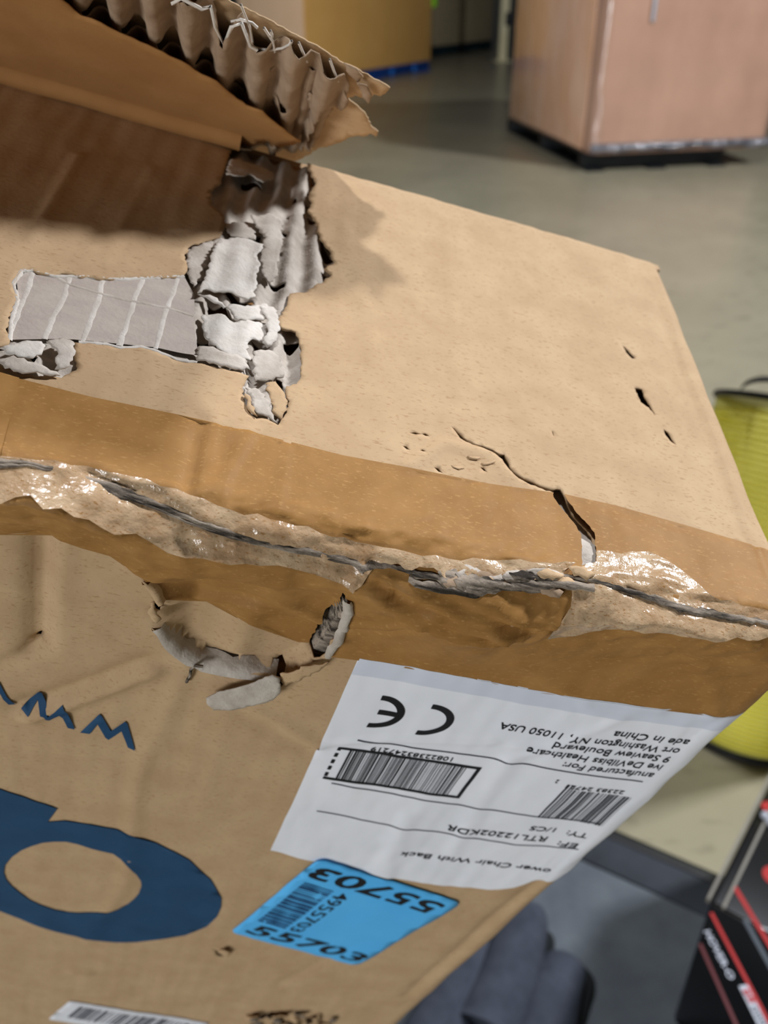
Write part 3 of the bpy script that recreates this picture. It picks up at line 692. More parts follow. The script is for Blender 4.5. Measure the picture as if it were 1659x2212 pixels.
flake('torn_flake', [(470, 2060), (484, 2048), (500, 2056), (490, 2068)], 0.0012, M['kraft'], front, 'f', curl=(0.001, -0.001), seed=38)
# scuffed corner at the bottom of the picture
for i in range(26):
    r = random.Random(200 + i)
    a = 530 + r.random() * 190; b = 2182 + r.random() * 34 + (a - 530) * 0.05
    flake('scuffed_fibre', [(a, b), (a + r.uniform(8, 26), b + r.uniform(-6, 6)), (a + r.uniform(8, 24), b + r.uniform(6, 14)), (a - r.uniform(0, 6), b + r.uniform(5, 10))], 0.001, M['dirty'] if i % 2 else M['kraft'], front, 'f',
          curl=(r.uniform(-0.002, 0.002), r.uniform(-0.003, 0.001)), bow=0.001, amp=0.0002, seed=210 + i, step=0.002)

# ------------------------------------------------------------------ packing tape over the edge
def tape_extra(s, t):
    w = 0.00025 + 0 * s
    w = w + np.exp(-(t / 0.012) ** 2) * 0.0004 * np.abs(fbm(s * 260, t * 420, 91))
    return w
tape = cdt_panel('packing_tape', -0.19, 0.158, min(q[1] for q in TAPE_TOP), max(q[1] for q in TAPE_BOT) + 0.001, 0.0012, 0.0012, M['tape'], box, 0.0, cut=[CRACK_TOP, CRACK_F], keep=tape_poly, extra=tape_extra,
                  label='glossy amber packing tape wrapped over the edge')
# loosened, wrinkled film along the crushed roll
FT = tps([(-160, 965), (0, 988), (120, 1002), (250, 1030), (380, 1062), (500, 1100), (640, 1132), (800, 1168), (1000, 1206), (1240, 1222)])
ROLLB = [(a, b - 4, c) for a, b, c in Q1 if a <= 1200]
FB = [fp(a, b, c / 1000) for a, b, c in ROLLB]
film_poly = FT + [(FB[-1][0], 0.004)] + list(reversed(FB))
def film_extra(s, t):
    return 0.0007 + 0.0011 * np.abs(fbm(s * 50 + t * 60, t * 260 - s * 40, 95)) + 0.0004 * np.abs(fbm(s * 160, t * 500, 96))
FILM_HOLE = rough(fps([(740, 1262), (760, 1236), (800, 1210), (830, 1205), (920, 1215), (1000, 1235), (1130, 1255), (1200, 1262), (1200, 1330), (1150, 1372), (1060, 1390), (960, 1360), (860, 1320), (800, 1300)], 0.002), 0.0015, 0.0006, 97)
film_keep = rough(film_poly, 0.003, 0.0005, 98)
cdt_panel('tape_film', -0.19, 0.10, min(q[1] for q in FT) - 0.001, 0.04, 0.0007, 0.0007, M['film'], tape, 0.0, cut=[FILM_HOLE, CRACK_TOP, CRACK_F], keep=film_keep, extra=film_extra, label='loose clear tape film, wrinkled and shiny')
film2 = rough(tps([(1290, 1190), (1340, 1200), (1400, 1196), (1440, 1215), (1480, 1240), (1530, 1290), (1600, 1310), (1659, 1318), (1720, 1330)]) + [(0.125, 0.006)] + fps([(1680, 1375), (1560, 1352), (1440, 1340), (1300, 1336), (1210, 1344), (1175, 1330), (1230, 1290), (1240, 1262)], 0.002), 0.003, 0.0008, 99)
cdt_panel('tape_film', tp(1150, 1200)[0], 0.126, min(q[1] for q in film2), max(q[1] for q in film2), 0.0007, 0.0007, M['film'], tape, 0.0, keep=film2, cut=[CRACK_TOP],
           extra=lambda s, t: 0.0006 + 0.0009 * np.abs(fbm(s * 60, t * 240, 105)))
# frayed grey seam
SEAM = [(-80, 982), (0, 992), (60, 998), (130, 1014), (250, 1046), (360, 1078), (440, 1104), (540, 1134), (640, 1158), (740, 1180), (800, 1194), (900, 1206), (1000, 1222), (1100, 1234), (1220, 1242), (1290, 1254), (1400, 1282), (1500, 1306), (1600, 1326), (1720, 1350)]
strip('frayed_seam', [(a, b - 3) for a, b in SEAM], 0.0010, 0.0005, M['dirty'], tape, face=tp, hh=0.001, off=0.0010, seed=51, step=0.0016)
strip('frayed_seam', [(a, b + 1) for a, b in SEAM if a < 900], 0.0006, 0.0005, M['dirty'], tape, face=tp, hh=0.001, off=0.0010, seed=52, step=0.0016)
strip('frayed_seam', [(a, b + 5) for a, b in SEAM if 800 < a < 1350], 0.0014, 0.0006, M['dirty'], tape, face=tp, hh=0.001, off=0.0012, seed=53, step=0.0016)
# clump of broken fibre where the crack meets the edge
for i in range(26):
    r = random.Random(700 + i)
    k = r.random(); a = 985 + 265 * k; b = 1226 + 0.14 * (a - 985) + r.random() * (14 + 52 * max(0, k - 0.45))
    L, w = r.uniform(50, 110), r.uniform(5, 11)
    px = [(a - L / 2, b - w * 0.3 - L * 0.06), (a, b - w * 0.7), (a + L / 2, b + L * 0.1), (a + L * 0.3, b + w * 0.6 + L * 0.06), (a - L * 0.3, b + w * 0.4)]
    flake('broken_fibre', px, 0.002 + 0.005 * max(0, b - 1240) / 90, M[('grey', 'dirty', 'flute', 'dirty', 'kraft')[i % 5]], tape, 'f', bow=0.0003, amp=0.0002, seed=120 + i, rel=0.0005 + 0.0008 * r.random(), curl=(r.uniform(-0.0005, 0.0005), r.uniform(-0.0008, 0.0008)))
flake('broken_fibre', [(1236, 1246), (1276, 1248), (1296, 1262), (1270, 1268), (1244, 1260)], 0.002, M['kraft'], tape, 'f', seed=133, rel=0.0016)
# older piece of tape at the far left
lattice('packing_tape', tps([(-120, 795), (-20, 806), (42, 822)]), tps([(-120, 965), (-30, 985), (0, 990)]), None, 30, 40, M['tape'], box, 0.0009)

# ------------------------------------------------------------------ printing on the carton
def on_front(off): return lambda s, t: relief(s, t) + off
ink_n = on_front(0.00045)
z2 = lambda l: [(a * 0.4219, 1400 + b * 0.4219) for a, b in l]
LOGO = z2([(-330, 610), (-120, 672), (0, 715), (295, 815), (245, 885), (330, 878), (460, 893), (600, 915), (800, 990), (970, 1080), (1080, 1180), (1135, 1270), (1132, 1320), (1110, 1370), (1060, 1420), (950, 1465), (850, 1482), (700, 1497), (600, 1497), (520, 1490), (440, 1476), (300, 1448), (150, 1402), (60, 1370), (0, 1345), (-120, 1290), (-330, 1180)])
LOGO_H = z2([(20, 1150), (26, 1110), (60, 1066), (110, 1030), (160, 1006), (220, 990), (280, 986), (340, 988), (400, 1000), (470, 1025), (580, 1050), (620, 1075), (660, 1110), (700, 1155), (722, 1190), (725, 1215), (712, 1250), (690, 1275), (650, 1308), (600, 1332), (550, 1342), (500, 1345), (400, 1350), (340, 1346), (280, 1335), (210, 1312), (150, 1285), (100, 1254), (60, 1220), (32, 1186)])
cdt_sheet('printed_logo', fps(LOGO), [fps(LOGO_H)], ink_n, M['navy'], front, 0.004, label='navy printed round logo letter')
def poly_letter(px): cdt_sheet('printed_letter', fps(z2(px)), [], ink_n, M['navy'], front, 0.003, label='navy printed letter w, upside down')
poly_letter([(412, 424), (510, 332), (524, 345), (568, 422), (640, 374), (652, 385), (692, 520), (655, 508), (622, 424), (556, 468), (540, 458), (500, 384), (462, 432)])
poly_letter([(105, 316), (195, 228), (210, 240), (256, 315), (326, 268), (340, 282), (386, 408), (350, 398), (312, 318), (258, 356), (244, 346), (188, 278), (152, 326)])
poly_letter([(-200, 210), (-110, 122), (-95, 134), (-50, 206), (-14, 160), (0, 172), (76, 304), (42, 296), (-2, 216), (-48, 250), (-62, 240), (-118, 172), (-154, 220)])

def text_mesh(body, bold=0.0):
    cu = bpy.data.curves.new('lettering', 'FONT'); cu.body = body; cu.resolution_u = 3
    cu.offset = bold
    ob = bpy.data.objects.new('lettering', cu); scene.collection.objects.link(ob)
    dg = bpy.context.evaluated_depsgraph_get(); dg.update()
    me = bpy.data.meshes.new_from_object(ob.evaluated_get(dg))
    V = np.array([v.co[:] for v in me.vertices]); F_ = [tuple(p.vertices) for p in me.polygons]
    bpy.data.objects.remove(ob); bpy.data.curves.remove(cu); bpy.data.meshes.remove(me)
    return V, F_
def put_text(name, body, a, b, height, nfun, mat, parent, bold=0.0, label=None, flip=1):
    """lettering on the front from a (start of base line) to b (its end), both (s, t)"""
    V, F_ = text_mesh(body, bold)
    x0, x1 = V[:, 0].min(), V[:, 0].max()
    a = np.array(a); b = np.array(b); d = b - a; L = np.linalg.norm(d); d /= L
    e = np.array([d[1], -d[0]])          # "up" of the letters; t grows downwards
    k = (V[:, 0] - x0) / (x1 - x0) * L; h = V[:, 1] / 0.7 * height
    s = a[0] + d[0] * k + e[0] * h; t = a[1] + d[1] * k + e[1] * h
    return build(name, skin(s, t, nfun(s, t)), F_, mat, parent, False, label)

# ------------------------------------------------------------------ white shipping label
LAB_T = fps([(775, 1420), (900, 1440), (1160, 1486), (1400, 1522), (1547, 1542)]) + [(0.152, fp(1547, 1542)[1])]
bl, br = fp(585, 1836), fp(1170, 1900)
LAB_B = fps([(584, 1836), (700, 1864), (860, 1897), (960, 1913), (1060, 1920), (1110, 1916), (1160, 1903)]) + [(0.152, fp(1170, 1902)[1])]
LCREASE = [
    (fps([(690, 1604), (760, 1598), (850, 1594), (960, 1600), (1080, 1606), (1160, 1616)]), 0.0022, 0.0008),
    (fps([(1240, 1500), (1280, 1530), (1340, 1545), (1200, 1610), (1100, 1640)]), 0.0025, 0.0006),
    (fps([(1240, 1500), (1150, 1570), (1080, 1610)]), 0.003, -0.0005),
    (fps([(1100, 1645), (1040, 1730), (980, 1840)]), 0.004, 0.0006),
    (fps([(880, 1760), (840, 1860), (830, 1895)]), 0.004, 0.0009),
    (fps([(1535, 1545), (1400, 1670), (1160, 1900)]), 0.0025, -0.0006),
]
def lab_extra(s, t):
    w = 0.00035 + 0.0003 * fbm(s * 60, t * 40, 141)
    for p, wd, am in LCREASE: w = w + am * np.exp(-(dpoly(s, t, p) / wd) ** 2)
    return np.maximum(w, 0.0002)
lab = lattice('shipping_label', LAB_T, LAB_B, None, 170, 150, M['white'], box, 0.0, extra=lab_extra, label='white creased shipping label printed upside down')
lab_n = lambda s, t: relief(s, t) + lab_extra(s, t) + 0.00022
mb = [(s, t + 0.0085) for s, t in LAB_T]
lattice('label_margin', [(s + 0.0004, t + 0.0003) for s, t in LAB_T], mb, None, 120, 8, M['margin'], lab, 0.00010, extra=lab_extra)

def arc(cs, ct, r0, r1, a0, a1, n=24):
    A = np.linspace(a0, a1, n)
    return [(cs + r1 * math.cos(a), ct + r1 * math.sin(a)) for a in A] + [(cs + r0 * math.cos(a), ct + r0 * math.sin(a)) for a in A[::-1]]
rC = 0.0090
c_s, c_t = fp(938, 1521)[0], (fp(938, 1521)[1] + fp(900, 1584)[1]) / 2
e_s, e_t = fp(826, 1503)[0] + 0.0003, (fp(826, 1503)[1] + fp(797, 1566)[1]) / 2
cdt_sheet('printed_letter', arc(c_s, c_t, rC - 0.0024, rC, -math.pi / 2 - 0.05, math.pi / 2 + 0.05), [], lab_n, M['ink'], lab, 0.0015, label='bold black letter C')
cdt_sheet('printed_letter', arc(e_s, e_t, rC - 0.0024, rC, -math.pi / 2 - 0.05, math.pi / 2 + 0.05), [], lab_n, M['ink'], lab, 0.0015, label='bold black letter E')
cdt_sheet('printed_letter', [(e_s + 0.0008, e_t - 0.0012), (e_s + rC - 0.001, e_t - 0.0012), (e_s + rC - 0.001, e_t + 0.0012), (e_s + 0.0008, e_t + 0.0012)], [], lab_n, M['ink'], lab, 0.0015)
def rule(px, w=0.0003):
    L = rough(fps(px), 0.002, 0, 0, False); A = np.array(L)
    V = np.concatenate([skin(A[:, 0], A[:, 1] - w, lab_n(A[:, 0], A[:, 1])), skin(A[:, 0], A[:, 1] + w, lab_n(A[:, 0], A[:, 1]))]); n = len(A)
    build('printed_rule', V, [(i, i + 1, n + i + 1, n + i) for i in range(n - 1)], M['ink_grey'], lab)
rule([(772, 1592), (900, 1614), (1130, 1647), (1388, 1687)])
rule([(716, 1687), (800, 1704), (1037, 1743), (1180, 1764), (1297, 1777)])
rule([(684, 1748), (780, 1768), (960, 1797), (1110, 1822), (1249, 1832)])
# boxed bar code
def patch_quads(name, quads, mat, parent, nfun, label=None, nsub=8):
    V = []; F_ = []
    for q in quads:                      # (s0, s1, t0, t1)
        s0, s1, t0, t1 = q; b0 = len(V); n = max(1, nsub)
        ss = np.array([s0, s1]); 
        tt = np.linspace(t0, t1, n + 1)
        for t_ in tt:
            P = skin(ss, np.array([t_, t_]), nfun(ss, np.array([t_, t_])))
            V += [P[0], P[1]]
        F_ += [(b0 + 2 * i, b0 + 2 * i + 1, b0 + 2 * i + 3, b0 + 2 * i + 2) for i in range(n)]
    return build(name, np.array(V), F_, mat, parent, False, label)
b_s0, b_t0 = fp(733, 1606); b_s1, _ = fp(1030, 1660); b_t1 = fp(695, 1670)[1]
b_s1 = (fp(1037, 1660)[0] + fp(988, 1728)[0]) / 2
b_t0r, b_t1r = fp(1037, 1660)[1], fp(988, 1728)[1]
bt0, bt1 = (b_t0 + b_t0r) / 2, (b_t1 + b_t1r) / 2
q = []
for k in range(24):
    x0 = b_s0 + (b_s1 - b_s0) * k / 24; x1 = b_s0 + (b_s1 - b_s0) * (k + 1) / 24
    q += [(x0, x1, bt0, bt0 + 0.0014), (x0, x1, bt1 - 0.0014, bt1)]
q += [(b_s1 - 0.0014, b_s1, bt0, bt1)] + [(b_s0, b_s0 + 0.0012, bt0 + (bt1 - bt0) * k / 5, bt0 + (bt1 - bt0) * (k + 0.55) / 5) for k in range(5)]
patch_quads('barcode_frame', q, M['ink'], lab, lab_n, nsub=3)
q = []; x = b_s0 + 0.0042; r = random.Random(5)
while x < b_s1 - 0.0052:
    w = r.choice([0.0002, 0.0002, 0.00035, 0.0005, 0.0007]); q.append((x, x + w, bt0 + 0.0014, bt1 - 0.0014)); x += w + r.choice([0.0002, 0.0003, 0.0005])
patch_quads('barcode', q, M['ink'], lab, lab_n, 'bar code in a heavy black frame', 10)
# second bar code near the corner
c_s0, c_s1 = fp(1160, 1761)[0], fp(1295, 1766)[0] + 0.0015; c_t0, c_t1 = fp(1240, 1702)[1], fp(1160, 1761)[1]
q = []; x = c_s0; r = random.Random(9)
while x < c_s1 + 0.002:
    w = r.choice([0.0002, 0.0004, 0.0006, 0.0008]); q.append((x, x + w, c_t0 - (0.003 if x < c_s0 + 0.003 else 0), c_t1)); x += w + r.choice([0.0002, 0.0004, 0.0006])
patch_quads('barcode', q, M['ink'], lab, lab_n, 'smaller bar code close to the box corner', 10)

RS = 0.1195    # the first letters are lost where the label turns the corner
def line(body, end_px, height, start_s=RS, bold=0.012, mat='ink', dt=0.0):
    e_ = fp(*end_px)
    slope = (LAB_T[4][1] - LAB_T[0][1]) / (LAB_T[4][0] - LAB_T[0][0])
    put_text('printed_text', body, (start_s, e_[1] + slope * (start_s - e_[0]) + dt), (e_[0], e_[1] + dt), height, lab_n, M[mat], lab, bold)
line('anufactured For:', (1219, 1641), 0.0038)
line('ive DeVilbiss Healthcare', (1140, 1609), 0.0038)
line('9 Seaview Boulevard', (1199, 1597), 0.0038)
line('ort Washington NY, 11050 USA', (1083, 1559), 0.0038)
line('ade in China', (1328, 1573), 0.0038)
line('10822383247219', (803, 1611), 0.0026, fp(975, 1642)[0])
line('22383 24721', (1225, 1690), 0.0024, fp(1340, 1705)[0] + 0.002)
line('2', (1202, 1680), 0.0024, fp(1209, 1681)[0])
line('TY:', (1228, 1794), 0.0038)
line('1/CS', (1148, 1782), 0.0034, fp(1202, 1790)[0])
line('EF:', (1208, 1816), 0.0040)
line('RTL12202KDR', (968, 1780), 0.0044, fp(1180, 1812)[0])
line('ower Chair With Back', (866, 1836), 0.0044)

# ------------------------------------------------------------------ blue number sticker
BS = fps([(690, 1846), (495, 2012), (768, 2086), (1002, 1944)])
BS = [np.array(p) for p in BS]
def bs_at(a, b): return tuple((BS[0] * (1 - a) + BS[3] * a) * (1 - b) + (BS[1] * (1 - a) + BS[2] * a) * b)   # a across, b down
rc = 0.06; cor = []
for (ca, cb, a0) in ((rc, rc, math.pi), (1 - rc, rc, -math.pi / 2), (1 - rc, 1 - rc, 0), (rc, 1 - rc, math.pi / 2)):
    for k in range(6):
        a_ = a0 + k / 5 * math.pi / 2
        cor.append(bs_at(ca + rc * math.cos(a_), cb + rc * 0.8 * math.sin(a_)))
blue_n = lambda s, t: relief(s, t) + 0.0009 + np.where(t < fp(700, 1870)[1] + 0.004, 0.0004, 0)
sk = cdt_sheet('number_sticker', cor, [], blue_n, M['sky'], box, 0.004, label='bright blue sticker with the number 55703', thick=0.0001)
blue_p = lambda s, t: blue_n(s, t) + 0.0002
put_text('printed_number', '55703', bs_at(0.07, 0.93), bs_at(0.95, 0.93), 0.0125, blue_p, M['ink'], sk, 0.02)
put_text('printed_number', '55703', bs_at(0.93, 0.07), bs_at(0.06, 0.07), 0.0125, blue_p, M['ink'], sk, 0.02)
put_text('printed_number', '4955703', bs_at(0.30, 0.25), bs_at(0.30, 0.77), 0.0066, blue_p, M['ink'], sk, 0.008)
q = []; b = 0.25; r = random.Random(3)
V = []; F_ = []
while b < 0.76:
    w = r.choice([0.006, 0.01, 0.016, 0.024])
    P = [bs_at(0.07, b), bs_at(0.27, b), bs_at(0.27, b + w), bs_at(0.07, b + w)]; i0 = len(V)
    for p_ in P: V.append(skin(p_[0], p_[1], blue_p(np.array(p_[0]), np.array(p_[1]))))
    F_.append((i0, i0 + 3, i0 + 2, i0 + 1)); b += w + r.choice([0.006, 0.01, 0.014])
build('barcode', np.array(V), F_, M['sky_dark'], sk, False)

# ------------------------------------------------------------------ white bar-code sticker at the bottom
WS = fps([(150, 2160), (470, 2211), (560, 2225)]); w0 = np.array(WS[0]); wd = np.array(WS[1]) - w0; wd /= np.linalg.norm(wd); we = np.array([-wd[1], wd[0]])
def ws(a, b): return tuple(w0 + wd * a + we * b)
WL, WHh = 0.085, 0.045
co = []
for (ca, cb, a0) in ((0.003, 0.003, math.pi), (WL - 0.003, 0.003, -math.pi / 2), (WL - 0.003, WHh - 0.003, 0), (0.003, WHh - 0.003, math.pi / 2)):
    for k in range(5): a_ = a0 + k / 4 * math.pi / 2; co.append(ws(ca + 0.003 * math.cos(a_), cb + 0.003 * math.sin(a_)))
st = cdt_sheet('barcode_sticker', co, [], on_front(0.0005), M['white'], box, 0.004, label='white bar-code sticker near the bottom of the picture', thick=0.0001)
V = []; F_ = []; x = 0.008; r = random.Random(12)
while x < WL - 0.006:
    w = r.choice([0.0006, 0.001, 0.0016, 0.0026]); i0 = len(V)
    for a, b in ((x, 0.007), (x + w, 0.007), (x + w, 0.032), (x, 0.032)):
        p_ = ws(a, b); V.append(skin(p_[0], p_[1], relief(np.array(p_[0]), np.array(p_[1])) + 0.0009))
    F_.append((i0, i0 + 3, i0 + 2, i0 + 1)); x += w + r.choice([0.0006, 0.001, 0.0016])
build('barcode', np.array(V), F_, M['ink_grey'], st, False)

# ================================================================== the hall around the carton
M['concrete'] = material('polished_concrete', lin(132, 126, 106), lin(152, 145, 122), 1.2, 0.3, (1, 1, 1), 0.05, 30, spec=0.5, c3=lin(126, 120, 100), contrast=(0.3, 0.7), bump_dist=0.002)
M['wall'] = material('painted_block_wall', lin(190, 190, 186), lin(200, 200, 196), 2, 0.9)
M['wrap_tan'] = material('film_wrapped_carton', lin(176, 138, 118), lin(190, 150, 128), 3, 0.28, (1, 1, 0.4), 0.35, 7, coat=0.6, spec=0.5, bump_dist=0.02)
M['wrap_lit'] = material('film_wrapped_carton_lit', lin(232, 178, 140), lin(240, 196, 168), 4, 0.25, (1, 1, 0.4), 0.4, 9, coat=0.8, spec=0.5, bump_dist=0.02)  # brighter copy of the wrap, light on the left face put into colour
M['carton_y'] = material('yellow_brown_carton', lin(226, 172, 94), lin(232, 180, 102), 2, 0.7)
M['carton_p'] = material('pale_carton', lin(232, 194, 156), lin(238, 202, 166), 2, 0.7)
M['carton_g'] = material('grey_tan_carton', lin(196, 178, 142), lin(206, 188, 150), 2, 0.7)
M['pal_black'] = material('black_pallet', lin(22, 24, 26), lin(34, 36, 38), 6, 0.5)
M['pal_blue'] = material('blue_pallet', lin(20, 60, 130), lin(30, 76, 150), 6, 0.6)
M['bright_blue'] = material('bright_blue', lin(40, 110, 200), lin(50, 120, 210), 5)
M['pal_teal'] = material('dark_teal_pallet', lin(24, 44, 50), lin(34, 58, 64), 6, 0.6)
M['lime'] = material('lime_plastic', lin(150, 226, 30), lin(160, 236, 40), 4, 0.5)
M['post'] = material('pale_painted_steel', lin(206, 196, 158), lin(216, 206, 170), 4, 0.6)
M['mat'] = material('slate_mat', lin(74, 79, 86), lin(86, 92, 98), 14, 0.85, bump=0.2, bump_scale=120)
M['mat_edge'] = material('dark_mat_border', lin(36, 40, 46), lin(46, 50, 58), 14, 0.8)
M['cloth'] = material('dark_slate_fabric', lin(46, 51, 62), lin(58, 63, 74), 30, 0.9, bump=0.2, bump_scale=200)
M['cloth_dark'] = material('near_black_fabric', lin(12, 16, 18), lin(18, 22, 24), 30, 0.9)
M['mesh_y'] = material('yellow_net', lin(240, 234, 120), lin(248, 242, 140), 30, 0.6, alpha=0.6)
M['rib_y'] = material('yellow_rib', lin(240, 228, 60), lin(246, 236, 90), 30, 0.5)
M['black'] = material('black_binding', lin(16, 18, 20), lin(22, 24, 26), 20, 0.5)
M['gloss_black'] = material('black_printed_board', lin(14, 15, 17), lin(20, 20, 22), 10, 0.35, coat=0.2)
M['red'] = material('red_ink', lin(158, 22, 22), lin(168, 28, 26), 10, 0.5)
M['dark_red'] = material('dark_red_ink', lin(74, 16, 20), lin(84, 20, 24), 10, 0.5)
M['grey_strip'] = material('grey_board_edge', lin(118, 114, 104), lin(128, 123, 114), 20, 0.6)
M['silver'] = material('silver_ink', lin(170, 174, 184), lin(180, 184, 194), 10, 0.5)

def ground(px, py, z=0.0):
    d = C2W @ np.array([(px - CX) / FPX, (py - CY) / FPX, 1.0])
    return CAM + d * ((z - CAM[2]) / d[2])
def empty(name, loc, rz=0.0, label=None, cat=None, group=None):
    o = bpy.data.objects.new(name, None); scene.collection.objects.link(o)
    o.location = loc; o.rotation_euler = (0, 0, rz)
    if label: o['label'] = label
    if cat: o['category'] = cat
    if group: o['group'] = group
    return o
def bbox(name, x0, x1, y0, y1, z0, z1, mat, parent=None, bev=0.0, label=None, cat=None, kind=None, seg=2):
    bm = bmesh.new()
    V, F_ = quad_box(x0, x1, y0, y1, z0, z1)
    vs = [bm.verts.new(v) for v in V]
    for f in F_: bm.faces.new([vs[i] for i in f])
    if bev: bmesh.ops.bevel(bm, geom=list(bm.edges), offset=bev, segments=seg, affect='EDGES', profile=0.5)
    me = bpy.data.meshes.new(name); bm.to_mesh(me); bm.free(); me.materials.append(mat)
    if bev: me.polygons.foreach_set('use_smooth', [True] * len(me.polygons))
    o = bpy.data.objects.new(name, me); scene.collection.objects.link(o)
    if parent: o.parent = parent
    if label: o['label'] = label
    if cat: o['category'] = cat
    if kind: o['kind'] = kind
    return o

bbox('floor', -20, 20, -12, 62, -0.1, 0.0, M['concrete'], kind='structure')
bbox('wall_back', -20, 20, 60, 60.2, 0.0, 8, M['wall'], kind='structure')

def pallet(loc, rz, w, d, h, mat, label, deckn=6):
    p = empty('pallet', loc, rz, label, 'pallet')
    for i in range(3):
        y = d * (0.04 + 0.46 * i)
        bbox('stringer', 0, w, y, y + d * 0.06, 0.012, h - 0.02, mat, p, 0.004)
    for i in range(3):
        x = w * i * 0.44
        bbox('bottom_board', x, x + w * 0.12, 0, d, 0.0, 0.014, mat, p)
    for i in range(deckn):
        x = w / deckn * i
        bbox('deck_board', x, x + w / deckn * 0.86, 0, d, h - 0.02, h, mat, p, 0.002)
    return p
def frame_from(p0, p1):
    d = p1 - p0; return math.atan2(d[1], d[0]), math.hypot(d[0], d[1])

# film-wrapped load on a black pallet, right
g0 = ground(1268, 372); g1 = ground(1612, 388)
rz, w_ = frame_from(g0, g1)
gl = ground(1090, 280); dl = math.hypot(*(gl - g0)[:2]); rz = math.atan2((gl - g0)[1], (gl - g0)[0]) - math.pi / 2
pallet(tuple(g0), rz, w_, dl * 0.95, 0.13, M['pal_black'], 'black pallet under the film-wrapped brown load')
ld = empty('wrapped_load', tuple(g0 + np.array([0, 0, 0.13])), rz, 'tall brown carton load wrapped in shiny stretch film', 'wrapped load')
# rounded prism with slight bulges
def wrapped(parent, w, d, h):
    nz = 26; ring = []
    r = 0.11
    for cx_, cy_, a0 in ((w - r, r, -math.pi / 2), (w - r, d - r, 0), (r, d - r, math.pi / 2), (r, r, math.pi)):
        for k in range(7):
            a = a0 + k / 6 * math.pi / 2; ring.append((cx_ + r * math.cos(a), cy_ + r * math.sin(a)))
    V = []
    n = len(ring)
    for i in range(nz + 1):
        z = h * i / nz
        for k, (x, y) in enumerate(ring):
            b = 0.010 * float(vnoise(np.array([k * 0.7]), np.array([z * 6.0]), 4)[0]) 
            cx_, cy_ = x - w / 2, y - d / 2; l = math.hypot(cx_, cy_)
            V.append((x + cx_ / l * b, y + cy_ / l * b, z))
    F_ = [(i * n + k, i * n + (k + 1) % n, (i + 1) * n + (k + 1) % n, (i + 1) * n + k) for i in range(nz) for k in range(n)]
    F_.append(tuple(reversed(range(n)))); F_.append(tuple(nz * n + k for k in range(n)))
    return build('film_wrapped_stack', np.array(V), F_, M['wrap_tan'], parent)
wl, dl2 = w_ + 0.35, dl * 0.98
wrapped(ld, wl, dl2, 1.55)
bbox('lit_side_sheet', -0.012, -0.002, 0.14, dl2 - 0.14, 0.02, 1.5, M['wrap_lit'], ld, 0.003)  # thin sheet that paints the left face as lit
bbox('film_streak', 0.37, 0.395, -0.014, -0.004, 0.92, 1.3, M['silver'], ld, 0.003)  # pale strip painting a bright highlight streak on the film
# crumpled film skirt over the pallet
V = []; ns = 80
for i in range(ns):
    x = wl * i / (ns - 1)
    z = 0.028 - 0.02 * (0.5 + 0.5 * float(fbm(np.array([x * 4.0]), np.array([0.0]), 8)[0]))
    V += [(x, -0.012, 0.08), (x, -0.03 + 0.02 * float(vnoise(np.array([x * 14]), np.array([2.0]))[0]), 0.04), (x, -0.02 + 0.02 * float(vnoise(np.array([x * 11]), np.array([5.0]))[0]), z)]
F_ = [(i * 3 + j, i * 3 + j + 1, i * 3 + j + 4, i * 3 + j + 3) for i in range(ns - 1) for j in range(2)]
build('film_skirt', np.array(V), F_, material('dark_film', lin(60, 60, 66), lin(120, 118, 122), 8, 0.3, coat=0.5), ld, thick=0.002)

# yellow-brown cartons on a blue pallet
h0 = ground(668, 196); h1 = ground(932, 152)
rz, w_ = frame_from(h0, h1)
pb = pallet(tuple(h0), rz, w_, 1.2, 0.14, M['pal_blue'], 'blue pallet under the yellow-brown carton load')
cb = empty('carton_load', tuple(h0 + np.array([0, 0, 0.14])), rz, 'yellow-brown carton load standing on the blue pallet', 'carton load')
bbox('carton_face', 0.0, w_, 0.02, 1.16, 0.0, 1.5, M['carton_y'], cb, 0.012)
bbox('pale_side', -0.02, -0.001, 0.03, 1.14, 0.0, 1.5, M['carton_p'], cb, 0.004)
bbox('edge_strap', w_ + 0.002, w_ + 0.02, 0.04, 0.10, 0.0, 0.9, M['lime'], cb, 0.004)
bbox('hanging_tag', w_ - 0.02, w_ + 0.10, -0.02, 0.0, 0.74, 1.0, M['lime'], cb, 0.008)
for i in range(2):
    bbox('blue_block', w_ * (0.62 + 0.2 * i), w_ * (0.62 + 0.2 * i) + 0.1, -0.012, 0.0, 0.02, 0.11, M['bright_blue'], pb, 0.004)

# grey-tan load further back on a dark pallet
k0 = ground(938, 122); k1 = ground(1066, 106)
rz, w_ = frame_from(k0, k1)
pallet(tuple(k0), rz, w_, 1.1, 0.16, M['pal_teal'], 'dark teal pallet under the grey-tan load')
cg = empty('carton_load', tuple(k0 + np.array([0, 0, 0.16])), rz, 'grey-tan carton load behind, between lime tag and pale post', 'carton load')
bbox('carton_face', 0.0, w_ * 0.5, 0.02, 1.0, 0.0, 1.5, M['carton_g'], cg, 0.012)
bbox('carton_face', w_ * 0.52, w_, 0.06, 1.0, 0.0, 1.5, M['carton_g'], cg, 0.012)
# pale post with bracket
pp = ground(1084, 132)
po_ = empty('steel_post', tuple(pp), 0.1, 'pale painted post left of the wrapped load', 'post')
bbox('post_shaft', -0.07, 0.07, -0.07, 0.07, 0.02, 2.4, M['post'], po_, 0.01)
bbox('base_plate', -0.14, 0.14, -0.14, 0.14, 0.0, 0.02, M['post'], po_, 0.004)
bbox('bracket', 0.0, 0.13, -0.10, -0.07, 0.55, 0.75, M['pal_black'], po_, 0.01)

